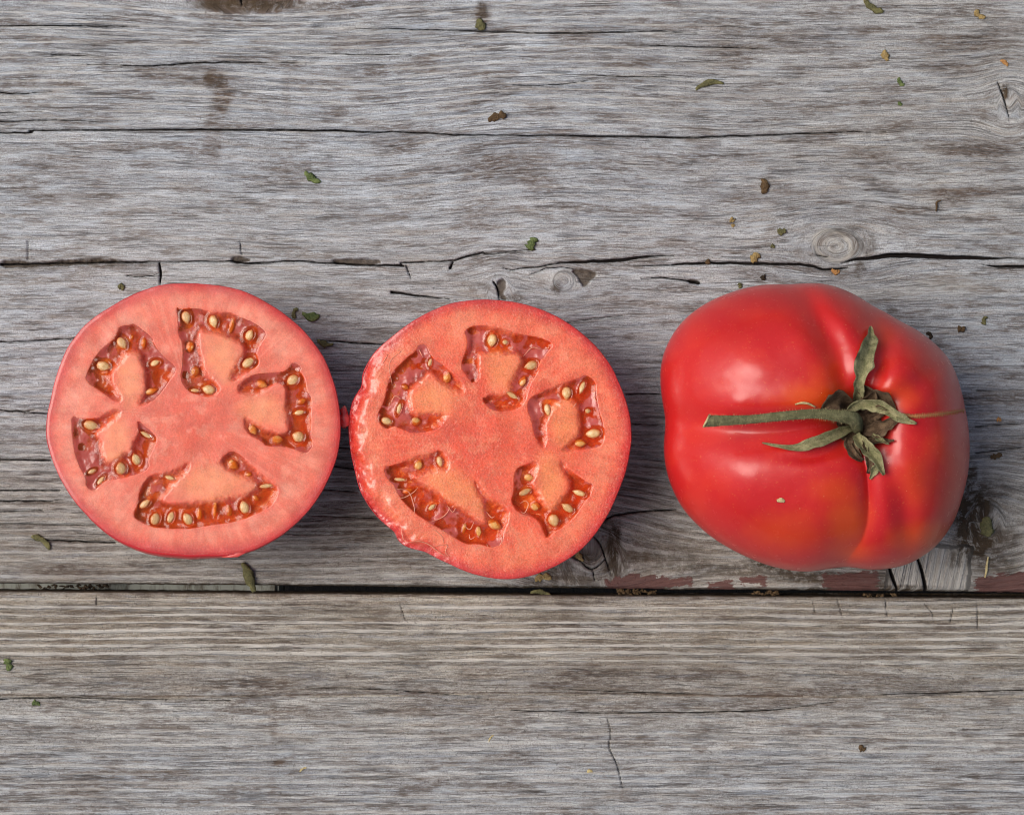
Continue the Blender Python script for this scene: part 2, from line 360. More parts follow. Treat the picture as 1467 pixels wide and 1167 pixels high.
def plank(name, side, parent):
    """side 0: the board above the gap, side 1: the board below it"""
    step = 1.6
    xs = np.concatenate([np.linspace(-4000, -20, 90, endpoint=False), np.arange(-20, 1487, step), np.linspace(1487, 5467, 90)])
    if side == 0:
        e0 = 840
        core = np.concatenate([np.linspace(-2500, -10, 50, endpoint=False), np.arange(-10, e0 - 2, step)])
        edge = lambda x: 835.0 + (np.clip(x, -300, 1800)) * .0088 + 1.6 * fbm(x / 40, x * 0, 3) - .8 + 2.0 * sst(870, 900, x) * (1 - sst(1000, 1020, x)) * (vn(x / 9, x * 0, 5) - .3)
    else:
        e0 = 852
        core = np.concatenate([np.arange(e0 + 2, 1180, step), np.linspace(1180, 4200, 60)])
        edge = lambda x: 847.0 + (np.clip(x, -300, 1800)) * .0068 + .9 * fbm(x / 60, x * 0, 8) - .45
    X, Y0 = np.meshgrid(xs, core, indexing='xy')
    e = edge(xs)[None, :]
    wgt = sst(60, 0, np.abs(Y0 - e0)) if False else 1 - sst(0, 70, np.abs(Y0 - e0))
    Y = Y0 + (e - e0) * wgt
    # grain coordinates
    gx = X.copy(); gy = Y.copy()
    gy = gy + 8.5 * (fbm(X / 620, Y / 260, 2, 3) - .5) * 2 + 3 * (fbm(X / 150, Y / 60, 6, 3) - .5)
    if side == 0: gy = gy + .12 * (X - 620) * np.exp(-((X - 640) / 210) ** 2 - ((Y - 200) / 150) ** 2)
    rk = np.zeros_like(X)
    for (kx, ky, a, b, am) in (KNOTS if side == 0 else []):
        dx, dy = X - kx, Y - ky
        r2 = (dx / (a * 2.4)) ** 2 + (dy / (b * 1.9)) ** 2
        gy = gy - dy * am * np.exp(-r2)
        rr = np.sqrt((dx / a) ** 2 + (dy / b) ** 2)
        k = (1 - sst(.75, 1.15, rr)) * (1.0 if kx in (1200, 808) else .18)
        ang = np.arctan2(dy, dx)
        gy = gy * (1 - k) + k * (ky + rr * b * 1.2 + 3 * (fbm(ang * 1.5 + 9, rr * 2, 4) - .5))
        gx = gx * (1 - k) + k * (kx + ang * 14)
    if side == 0:   # split end-grain patch at the lower edge runs across
        jx_ = 9 * (fbm(X / 16, Y / 16, 51, 3) - .5) + .12 * (Y - 800); k = sst(1271, 1275, X + jx_) * (1 - sst(1388, 1392, X + jx_)) * sst(778, 782, Y + jx_)
        gx, gy = gx * (1 - k) + k * (Y * .6 + X * .1), gy * (1 - k) + k * (X * 1.0 + Y * .2)
    k_end = k if side == 0 else 0
    G = np.stack([gx / 100, gy / 100, np.full_like(X, side * 7.3)], -1)
    crk = np.full(X.shape, 30.)
    for pts, hw in CRACKS:
        P = np.array(pts, float)
        i0, i1 = np.searchsorted(xs, [P[:, 0].min() - 30, P[:, 0].max() + 30])
        r0, r1 = np.searchsorted(core, [P[:, 1].min() - 40, P[:, 1].max() + 40])
        if r1 <= r0 or i1 <= i0: continue
        Q = spline(np.column_stack([P, hw]), 5) if len(P) > 2 else np.column_stack([P, hw])
        Q[:, 1] += (vn(Q[:, 0] / 11, Q[:, 1] * 0, 9) - .5) * 2.2
        sl_ = np.s_[r0:r1, i0:i1]
        crk[sl_] = np.minimum(crk[sl_], seg_dist(X[sl_], Y[sl_], Q[:, :2], Q[:, 2]))
    def blobs(L, pw=1.0):
        A = np.zeros_like(X)
        for bx, by, rx, ry, am in L:
            i0, i1 = np.searchsorted(xs, [bx - 2.6 * rx, bx + 2.6 * rx]); r0, r1 = np.searchsorted(core, [by - 2.6 * ry - 8, by + 2.6 * ry + 8])
            if r1 <= r0 or i1 <= i0: continue
            q = np.s_[r0:r1, i0:i1]
            x, y = X[q], Y[q]
            wb = fbm(x / (rx * .6 + 4), y / (ry * .6 + 3), 7, 3) - .5
            rr = np.hypot((x - bx) / rx, (y - by) / ry) + wb * .9
            A[q] = np.maximum(A[q], am * (1 - sst(.45, 1.35, rr)))
        return A
    stain_shade = blobs(STAINS_AND_SHADE); dirt = blobs(DIRT)
    cav = np.zeros_like(X); paint = np.full(X.shape, 40.); pale = np.zeros_like(X)
    if side == 0:
        for P in CAVITIES:
            P = chaikin(P, 1); i0, i1 = np.searchsorted(xs, [P[:, 0].min() - 8, P[:, 0].max() + 8]); r0, r1 = np.searchsorted(core, [P[:, 1].min() - 10, P[:, 1].max() + 10])
            q = np.s_[r0:r1, i0:i1]
            d = poly_sdf(X[q], Y[q], P) + (fbm(X[q] / 7, Y[q] / 5, 12, 3) - .5) * 4
            cav[q] = np.maximum(cav[q], 1 - sst(-1.2, 1.0, d))
        for P in PAINT:
            P = np.array(P, float); i0, i1 = np.searchsorted(xs, [P[:, 0].min() - 30, P[:, 0].max() + 30]); r0, r1 = np.searchsorted(core, [P[:, 1].min() - 30, 900])
            q = np.s_[r0:r1, i0:i1]
            paint[q] = np.minimum(paint[q], poly_sdf(X[q], Y[q], P))
        pale += .6 * k_end
        pale += .6 * sst(1385, 1392, X) * (1 - sst(1392, 1402, X)) * sst(800, 812, Y) * vn(X / 3, Y / 3, 4)
        for kx, ky, a, b in ((1197, 350, 32, 24), (1250, 420, 70, 10), (1360, 410, 60, 14), (790, 395, 30, 7), (600, 373, 24, 5)):
            pale += .5 * np.exp(-((X - kx) / a) ** 2 - ((Y - ky) / b) ** 2)
        # ring of the round knot
        rr = np.hypot((X - 1193) / 1.15 - .25 * (Y - 352), Y - 352)
        pale += .7 * np.exp(-((rr - 22) / 3.0) ** 2) + .35 * np.exp(-((rr - 9) / 2) ** 2)
        dirt += .55 * np.exp(-(rr / 3.5) ** 2) + .5 * np.exp(-((rr - 15) / 1.6) ** 2) * vn(X / 5, Y / 5, 3)
        dirt += .7 * sst(5, 1, np.hypot(X - 829, Y - 330)) if False else 0
        pale += .25 * (1 - sst(120, 420, Y)) * 0 + .22 * np.exp(-((X - 300) / 420) ** 2 - ((Y - 400) / 110) ** 2)
        warm = .10 + .62 * sst(560, 760, Y) + .25 * (fbm(X / 260, Y / 90, 14, 3) - .5)
        warm += .25 * sst(750, 1300, X) * (1 - sst(250, 500, Y))
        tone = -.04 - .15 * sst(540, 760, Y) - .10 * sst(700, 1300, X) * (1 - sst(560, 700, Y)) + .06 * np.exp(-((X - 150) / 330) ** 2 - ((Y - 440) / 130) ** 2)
        tone -= .12 * np.exp(-((X - 1430) / 70) ** 2 - ((Y - 720) / 160) ** 2) + .12 * np.exp(-((X - 500) / 90) ** 2 - ((Y - 640) / 130) ** 2)  # wood darkened right of the whole tomato and between the halves, painted shade
        tone -= .14 * np.exp(-((X - 925) / 60) ** 2 - ((Y - 640) / 120) ** 2)  # painted shade between the middle half and the whole tomato
        ridge = .34 * sst(560, 680, Y) + .42 * (1 - sst(120, 230, Y)) * (1 - .6 * sst(900, 1200, X)) + .14
    else:
        warm = .62 + .3 * (1 - sst(900, 1020, Y)) + .2 * (fbm(X / 300, Y / 60, 3, 3) - .5) - .35 * sst(1010, 1100, Y)
        tone = -.10 - .10 * np.exp(-((Y - 975) / 30) ** 2) - .05 * sst(600, 1300, X) - .05 * sst(1000, 1100, Y)
        ridge = 1.0 * sst(852, 868, Y) * (1 - sst(940, 965, Y)) + .55 * sst(1005, 1060, Y)
        ridge = ridge * (.7 + .5 * fbm(X / 200, Y / 50, 6, 2))
        warm += .8 * np.exp(-((Y - (996 + 2 * np.sin(X / 160))) / 1.3) ** 2)
        stain_shade += .9 * np.exp(-((Y - (994 + 2.5 * np.sin(X / 150))) / 1.3) ** 2) * (X < 1150)
    warm = np.clip(warm, 0, 1)
    tone = tone + .10 * (fbm(X / 90, Y / 22, 21, 3) - .5) * 1.4
    # height
    depth = np.clip(-crk + .6, 0, 3.5) / 3.5
    Zt = -.0022 * depth ** .7 * (crk < .6) - .0010 * cav * (.5 + fbm(X / 6, Y / 6, 15, 3))
    rn = fbm(gx / 240, gy / 5.5, 17, 2)
    Zt = Zt + .00012 * (rn - .5) * (.5 + 1.6 * ridge) + .0004 * (fbm(X / 300, Y / 90, 19, 3) - .5)
    Zt = Zt + .00025 * (fbm(gx / 60, gy / 8, 23, 3) - .5) + .0003 * dirt * (fbm(X / 5, Y / 5, 25, 3) - .5)
    de = np.abs(Y - e)
    Zt = Zt - .0009 * (1 - sst(0, 7 if side else 5, de)) ** 1.5
    nx = len(xs)
    Xw = (X - 733.5) * K; Yw = (583.5 - Y) * K
    # side wall down to the underside, near the gap
    sgn = -1 if side == 0 else 1          # wall runs past the edge towards the gap
    wall = []
    ewY = (583.5 - e[0]) * K
    for k, (off, z) in enumerate(((.4, -.0012), (.6, -.0018), (.6, -.003), (.5, -.005), (.3, -.0075), (.1, -.0095), (-1, -.0100))):
        rough = .0002 * (fbm(xs / 9, np.full(nx, k * 3.1 + 1), 31 + side, 3) - .5) * 2
        inn = (e[0] - (core[-1] if side == 0 else core[0])) * 0
        wall.append((Xw[0], ewY + (-1 if side == 0 else 1) * off * K * .6 + rough, np.full(nx, z)))
    back = (-2500 if side == 0 else 4200)
    yb = (583.5 - back) * K
    rows = []
    top = [(Xw[i], Yw[i], Zt[i]) for i in range(len(core))]
    if side == 0:
        allr = [(Xw[0], np.full(nx, yb), np.full(nx, -.010))] + top + wall
        src = [0] + list(range(len(core))) + [len(core) - 1] * len(wall)
    else:
        allr = wall[::-1] + top + [(Xw[0], np.full(nx, yb), np.full(nx, -.010))]
        src = [0] * len(wall) + list(range(len(core))) + [len(core) - 1]
    XX = np.array([r[0] for r in allr]); YY = np.array([r[1] for r in allr]); ZZ = np.array([r[2] for r in allr])
    V = np.stack([XX, YY, ZZ], -1).reshape(-1, 3)
    nr = len(allr)
    F = grid_faces(nr, nx)
    # underside and ends
    a = 0; b = nx - 1; c = (nr - 1) * nx; d = c + nx - 1
    F = np.vstack([F, [[a, b, d, c]]])
    src = np.array(src)
    G2 = G[src]; isw = np.ones(nr, bool)
    G2 = G2.copy(); off = 0
    for i in range(nr):     # carry the grain down the wall
        zz = -ZZ[i] / K / 100
        if allr[i] is not None and (ZZ[i].max() < -.0011): G2[i, :, 1] += zz
    A1 = np.stack([crk, stain_shade, dirt], -1)[src]; A2 = np.stack([paint, tone, ridge], -1)[src]; A3 = np.stack([pale, warm, cav], -1)[src]
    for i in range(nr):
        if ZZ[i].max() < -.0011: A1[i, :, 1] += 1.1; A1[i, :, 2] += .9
    me = raw_mesh(name, V, F, {'grain': G2.reshape(-1, 3), 'm_a': A1.reshape(-1, 3), 'm_b': A2.reshape(-1, 3), 'm_c': A3.reshape(-1, 3)})
    return link(name, me, WOOD, parent)

table = bpy.data.objects.new('wooden_table', None); C.objects.link(table)
tag(table, 'weathered grey wooden table top of wide cracked planks under the tomatoes', 'table')
plank('plank', 0, table)
plank('plank', 1, table)

def box(name, x0, x1, y0, y1, z0, z1, mat, parent, bev=.001, jit=0.0):
    import bmesh
    bm = bmesh.new(); bmesh.ops.create_cube(bm, size=1)
    for v in bm.verts:
        v.co = Vector((x0 + (v.co.x + .5) * (x1 - x0), y0 + (v.co.y + .5) * (y1 - y0), z0 + (v.co.z + .5) * (z1 - z0)))
    bmesh.ops.bevel(bm, geom=bm.edges[:], offset=bev, segments=2, affect='EDGES')
    me = bpy.data.meshes.new(name); bm.to_mesh(me); bm.free()
    return link(name, me, mat, parent)
s = NT('pale_painted_wood'); o_ = s.obj()
s.set(Base_Color=s.mix(s.ss(.45, .7, s.noise(o_, (400, 90, 100), 4, .7)), srgb(196, 200, 190), srgb(120, 112, 98)), Roughness=.7)
PALE = s.m
p0 = W(-320, 0)[0]; p1 = W(399, 0, -.0104)[0]
box('crossbeam', p0, p1, -.25, .25, -.030, -.0104, PALE, table)
s = NT('soil_darkened'); o_ = s.obj()  # ground unseen under the table, added near black so the gap stays dark
nn = s.noise(o_, (60, 60, 60), 6, .7)
s.bump(nn, .01); s.set(Base_Color=s.mix(nn, srgb(18, 15, 12), srgb(34, 28, 22)), Roughness=.95)
n = 60; gx_ = np.linspace(-3, 3, n); GX, GY = np.meshgrid(gx_, gx_)
V = np.stack([GX, GY, -.72 + .02 * (fbm(GX * 4 + 20, GY * 4 + 20) - .5)], -1).reshape(-1, 3)
tag(link('ground', raw_mesh('ground', V, grid_faces(n, n)), s.m), kind='structure')

# ------------------------------------------------------------ tomato materials
def flesh_material(name, grainy):
    s = NT(name); o = s.obj(); col = s.attr('col', 1)
    cell = s.vor(o, (1500, 1500, 1500)); fine = s.noise(o, (2600, 2600, 2600), 3, .7); mid = s.noise(o, (260, 260, 260), 4, .6)
    k1 = s.mul(s.ss(.30, .70, mid, .90, 1.10), s.ss(.34, .66, fine, .88 if grainy else .92, 1.14 if grainy else 1.09))
    sc_ = s.n('ShaderNodeVectorMath', operation='SCALE'); s._in(sc_.inputs[0], col); s._in(sc_.inputs['Scale'], k1)
    c = s.mix(s.ss(.58, .72, s.noise(o, (1700, 1700, 1700), 2, .6), 0, .26 if grainy else .12), sc_.outputs[0], srgb(250, 196, 160))  # pale specks: sparkle of the cut flesh painted into the colour
    depth = s.attr('deep', 2)
    h = s.add(s.mul(cell, .5), s.mul(s.noise(o, (2400, 2400, 2400), 2, .7), 1.4))
    s.bump(h, .00008 if grainy else .00004, 1.0)
    s.set(Base_Color=c, Roughness=s.ss(.3, .7, s.noise(o, (900, 900, 900), 3, .6), .22, .55) if grainy else .42, Specular_IOR_Level=.5,
          Subsurface_Weight=.6, Subsurface_Radius=(1.0, .34, .16), Subsurface_Scale=.0018,
          Coat_Weight=.7 if grainy else .45, Coat_Roughness=.16)
    return s.m
FLESH_SMOOTH = flesh_material('tomato_flesh_smooth', False)
FLESH_WET = flesh_material('tomato_flesh_wet', True)

def skin_material(name):
    s = NT(name); o = s.obj(); col = s.attr('col', 1)
    sp = s.noise(o, (1500, 1500, 1500), 2, .6); big = s.noise(o, (38, 38, 38), 4, .6)
    c = s.mix(s.ss(.35, .7, big, 0, .35), col, s.mix(.6, col, srgb(180, 22, 34)))
    c = s.mix(s.ss(.63, .72, sp, 0, .42), c, s.mix(.55, c, srgb(225, 130, 70)))
    c = s.mix(s.ss(.985, 1.0, s.math('SUBTRACT', 1.02, s.vor(o, (230, 230, 230))), 0, .75), c, srgb(226, 160, 120))
    s.bump(s.add(s.noise(o, (900, 900, 900), 3, .6), s.mul(s.noise(o, (140, 140, 140), 2), 2.)), .00003, 1.)
    s.set(Base_Color=c, Roughness=.42, Specular_IOR_Level=.3, Subsurface_Weight=.12, Subsurface_Radius=(1., .15, .08), Subsurface_Scale=.0015,
          Coat_Weight=.6, Coat_Roughness=s.ss(.3, .7, s.noise(o, (400, 400, 400), 4, .6), .17, .28), Coat_IOR=1.45)
    return s.m
SKIN = skin_material('tomato_skin')

def gel_material(name, mauve, orange):
    s = NT(name); o = s.obj(); milk = s.attr('milk', 2)
    nz = s.noise(o, (700, 700, 700), 4, .6)
    m = s.ss(.15, .80, s.add(milk, s.mul(s.math('SUBTRACT', nz, .5), .45)))
    cm = s.mix(s.noise(o, (350, 350, 350), 3), mauve, s.mix(.35, mauve, srgb(214, 120, 112)))
    s.bump(s.add(s.noise(o, (330, 330, 330), 2, .5), s.mul(s.noise(o, (1500, 1500, 1500), 3, .6), .10)), .00026, .7)
    s.set(Base_Color=s.mix(m, orange, cm), Roughness=.2, Specular_IOR_Level=.55, Coat_Weight=.3, Coat_Roughness=.06,
          Subsurface_Weight=.3, Subsurface_Radius=(1, .3, .15), Subsurface_Scale=.001)
    tr = s.n('ShaderNodeBsdfTransparent'); s._in(tr.inputs[0], s.mix(s.attr('fade', 2), s.mix(m, srgb(255, 206, 130), srgb(240, 180, 170)), (1, 1, 1)))
    gl = s.n('ShaderNodeBsdfGlossy'); gl.inputs['Roughness'].default_value = .08; s._in(gl.inputs['Normal'], s.b.inputs['Normal'].links[0].from_socket)
    fr = s.n('ShaderNodeFresnel'); fr.inputs[0].default_value = 1.36; s._in(fr.inputs['Normal'], s.b.inputs['Normal'].links[0].from_socket)
    clear = s.n('ShaderNodeMixShader'); s._in(clear.inputs[0], fr.outputs[0]); s._in(clear.inputs[1], tr.outputs[0]); s._in(clear.inputs[2], gl.outputs[0])
    mx = s.n('ShaderNodeMixShader'); s._in(mx.inputs[0], s.mul(s.ss(0, 1, m, .20, .80), s.math('SUBTRACT', 1, s.mul(s.attr('fade', 2), .96))))
    s._in(mx.inputs[1], clear.outputs[0]); s._in(mx.inputs[2], s.b.outputs[0]); s._in(s.out.inputs[0], mx.outputs[0])
    return s.m
GEL_L = gel_material('gel_rose', srgb(180, 66, 52), srgb(190, 88, 24))
GEL_M = gel_material('gel_mauve', srgb(196, 88, 78), srgb(200, 82, 16))

def seed_material(name, a, b):
    s = NT(name); o = s.obj(); r = s.rnd()
    z = s.noise(s.vadd(o, s.mul(s.rnd(), 9)), (2.2, 4, 2), 4, .7)
    c = s.mix(s.ss(.3, .7, z), a, b); c = s.mix(s.mul(r, .6), c, s.mix(.5, c, srgb(206, 120, 50)))
    xy = s.n('ShaderNodeVectorMath', operation='LENGTH'); s._in(xy.inputs[0], s.vmul(o, (1, 1, 0)))
    c = s.mix(s.ss(.45, 1.0, s.add(xy.outputs['Value'], s.mul(s.math('SUBTRACT', s.noise(o, (2.5, 2.5, 2.5), 3, .6), .5), .8)), 0, .85), c, srgb(204, 112, 36))
    s.bump(s.noise(o, (5, 9, 5), 4, .7), .0003, .8)
    s.set(Base_Color=c, Roughness=.38, Coat_Weight=.6, Coat_Roughness=.12, Subsurface_Weight=.25, Subsurface_Radius=(1, .6, .3), Subsurface_Scale=.0008)
    return s.m
SEED = seed_material('seed_tan', srgb(244, 212, 158), srgb(220, 172, 106))
SEED_IN = seed_material('seed_orange', srgb(250, 196, 110), srgb(236, 160, 76))
s = NT('wet_membrane'); s.set(Base_Color=srgb(246, 168, 134), Roughness=.15, Coat_Weight=.8, Coat_Roughness=.05, Alpha=.6); MEMB = s.m

def seed_mesh():
    n, m = 14, 9
    V = []
    for i in range(m):
        t = i / (m - 1); x = -1 + 2 * t
        r = math.sqrt(max(0, 1 - x * x)) * (1 - .50 * max(0, x) ** 1.1) * (1.0 + .05 * math.sin(5 * x))
        for j in range(n):
            a = 2 * math.pi * j / n
            V.append((x * (1.12 if x > 0 else 1), r * math.cos(a), r * math.sin(a)))
    return raw_mesh('seed', V, grid_faces(m, n, True))
SEEDME = {}
for k_, mt_ in (('o', SEED), ('s', SEED_IN)):
    q_ = seed_mesh(); q_.materials.append(mt_); SEEDME[k_] = q_

def T(off, sc, pts): return [(off[0] + p[0] / sc, off[1] + p[1] / sc, *p[2:]) for p in pts]
S8 = 1167 / 160

# every chamber: outline, seeds (x, y, length, width, angle of the tip, o open / s sunk), orange patches (x,y,r), placenta ellipse
def loc(off, sc, outline, seeds, orange, plac, base=.66):
    return dict(P=np.array(T(off, sc, outline)), base=base,
                seeds=[(off[0] + a / sc, off[1] + b / sc, l / sc, w_ / sc, an, k) for a, b, l, w_, an, k in seeds],
                orange=[(off[0] + a / sc, off[1] + b / sc, r / sc) for a, b, r in orange], plac=plac)
LEFT = [
 loc((100, 430), S8, [(545,1045),(500,1055),(400,1000),(155,840),(195,720),(260,600),(330,510),(430,440),(510,330),(515,275),(600,265),(680,245),(760,310),(850,380),(900,490),(980,590),(1100,680),(1110,740),(1040,840),(910,1025),(740,1110),(730,1050),(790,940),(800,800),(740,640),(720,570),(640,550),(590,570),(550,640),(470,720),(430,790),(450,880),(510,980)],
  [(545,445,150,105,55,'o'),(350,688,160,115,10,'o'),(890,655,115,75,-15,'o'),(770,450,120,65,90,'s'),(650,385,60,40,90,'s'),(850,950,150,70,-25,'s')],
  [(500,400,60),(560,520,60),(460,440,30),(260,640,60),(330,770,70),(420,740,40),(220,700,40),(945,790,80),(1030,790,45),(930,850,50),(440,940,40),(330,900,60),(530,1040,20)], (185,540,20,42,0)),
 loc((240, 430), S8, [(95,50),(125,100),(290,80),(420,120),(520,140),(650,130),(740,175),(880,220),(960,270),(1040,345),(985,430),(940,500),(920,580),(970,650),(900,720),(800,770),(700,840),(655,820),(670,740),(740,640),(790,570),(800,480),(740,440),(640,400),(560,370),(430,345),(330,310),(320,440),(350,600),(400,760),(480,830),(550,930),(500,990),(380,1000),(210,950),(130,830),(155,700),(160,560),(160,440),(110,360),(115,200),(95,100)],
  [(195,175,150,105,80,'o'),(480,220,140,105,70,'o'),(855,365,130,105,-60,'o'),(670,270,170,60,-75,'s'),(845,650,160,105,-35,'o'),(430,932,150,110,200,'o'),(285,940,120,50,180,'o'),(235,485,120,100,90,'s'),(290,745,120,95,90,'s')],
  [(230,230,40),(540,265,40),(500,290,30),(920,430,70),(850,460,50),(940,660,60),(860,720,45),(470,970,60),(190,780,40),(350,745,45),(670,270,45),(120,90,25)], (317,508,25,44,-8)),
 loc((330, 500), S8, [(75,400),(150,320),(260,260),(400,250),(560,240),(620,190),(655,135),(745,185),(720,230),(780,300),(800,430),(855,530),(840,650),(850,780),(830,900),(870,1000),(795,1095),(700,1050),(560,1015),(380,1020),(330,960),(200,890),(150,820),(145,710),(230,750),(330,810),(430,860),(530,890),(610,860),(600,780),(590,680),(560,600),(590,480),(570,390),(500,340),(400,400),(280,480),(180,470),(90,450)],
  [(650,325,150,115,150,'o'),(715,660,130,70,170,'o'),(710,915,140,130,200,'o'),(325,365,130,90,10,'s'),(745,545,110,70,-20,'s'),(490,945,130,100,0,'s'),(235,840,120,90,60,'s')],
  [(760,300,50),(780,400,60),(820,560,50),(810,680,60),(740,740,90),(800,800,60),(800,970,50),(640,990,60),(390,970,60),(190,440,60),(300,440,50),(590,960,50),(440,360,40),(620,180,30),(250,850,60),(590,600,40),(730,480,40),(490,940,60)], (377,588,36,25,8)),
 loc((90, 570), S8, [(95,185),(180,220),(280,220),(370,215),(450,160),(570,120),(610,150),(540,230),(440,290),(330,380),(400,440),(400,530),(440,640),(500,680),(600,600),(640,560),(720,570),(720,480),(800,370),(790,300),(785,235),(850,290),(960,380),(985,440),(930,570),(890,640),(900,740),(780,790),(620,830),(480,850),(400,880),(325,970),(240,930),(250,850),(180,730),(130,590),(105,430),(95,300)],
  [(295,285,170,110,15,'o'),(770,640,140,105,-110,'o'),(610,735,140,125,-95,'o'),(300,765,100,50,-30,'o'),(395,860,120,55,-50,'o'),(870,385,150,50,30,'o')],
  [(900,510,80),(300,345,60),(400,330,40),(550,190,40),(380,400,40),(790,745,45),(200,510,40),(440,860,50),(500,240,35),(880,590,40)], (166,630,20,38,5), .85),
 loc((180, 630), 1467/240, [(570,185),(540,280),(470,340),(400,420),(340,490),(310,530),(400,560),(520,560),(650,540),(760,530),(880,500),(1010,500),(1100,450),(1160,400),(1080,350),(1000,330),(920,280),(815,215),(850,150),(930,90),(1000,130),(1060,190),(1180,290),(1270,370),(1330,430),(1330,480),(1260,590),(1160,640),(1040,690),(920,725),(740,745),(600,775),(400,780),(260,765),(140,725),(60,670),(110,560),(120,450),(200,310),(320,300),(430,270)],
  [(165,560,125,65,-30,'o'),(260,690,120,90,-70,'o'),(395,675,115,65,-75,'o'),(545,690,120,90,-120,'o'),(645,650,110,60,-90,'s'),(1040,590,125,95,-110,'o'),(905,620,110,65,-100,'s'),(385,330,100,45,10,'o'),(1230,402,130,45,0,'o'),(1075,300,60,42,0,'s'),(940,215,110,90,40,'s'),(780,610,160,45,90,'s'),(1140,510,70,50,40,'s')],
  [(720,570,70),(780,640,70),(700,660,60),(840,590,50),(1260,490,90),(1290,430,50),(1180,590,60),(1100,650,60),(960,680,60),(450,600,50),(480,660,40),(380,390,50),(170,430,50),(130,500,30),(130,650,50),(200,600,45),(620,740,60),(440,740,50),(330,750,50),(1040,310,45),(290,490,40),(600,580,40),(860,700,50)], (303,693,62,27,0), .62),
]
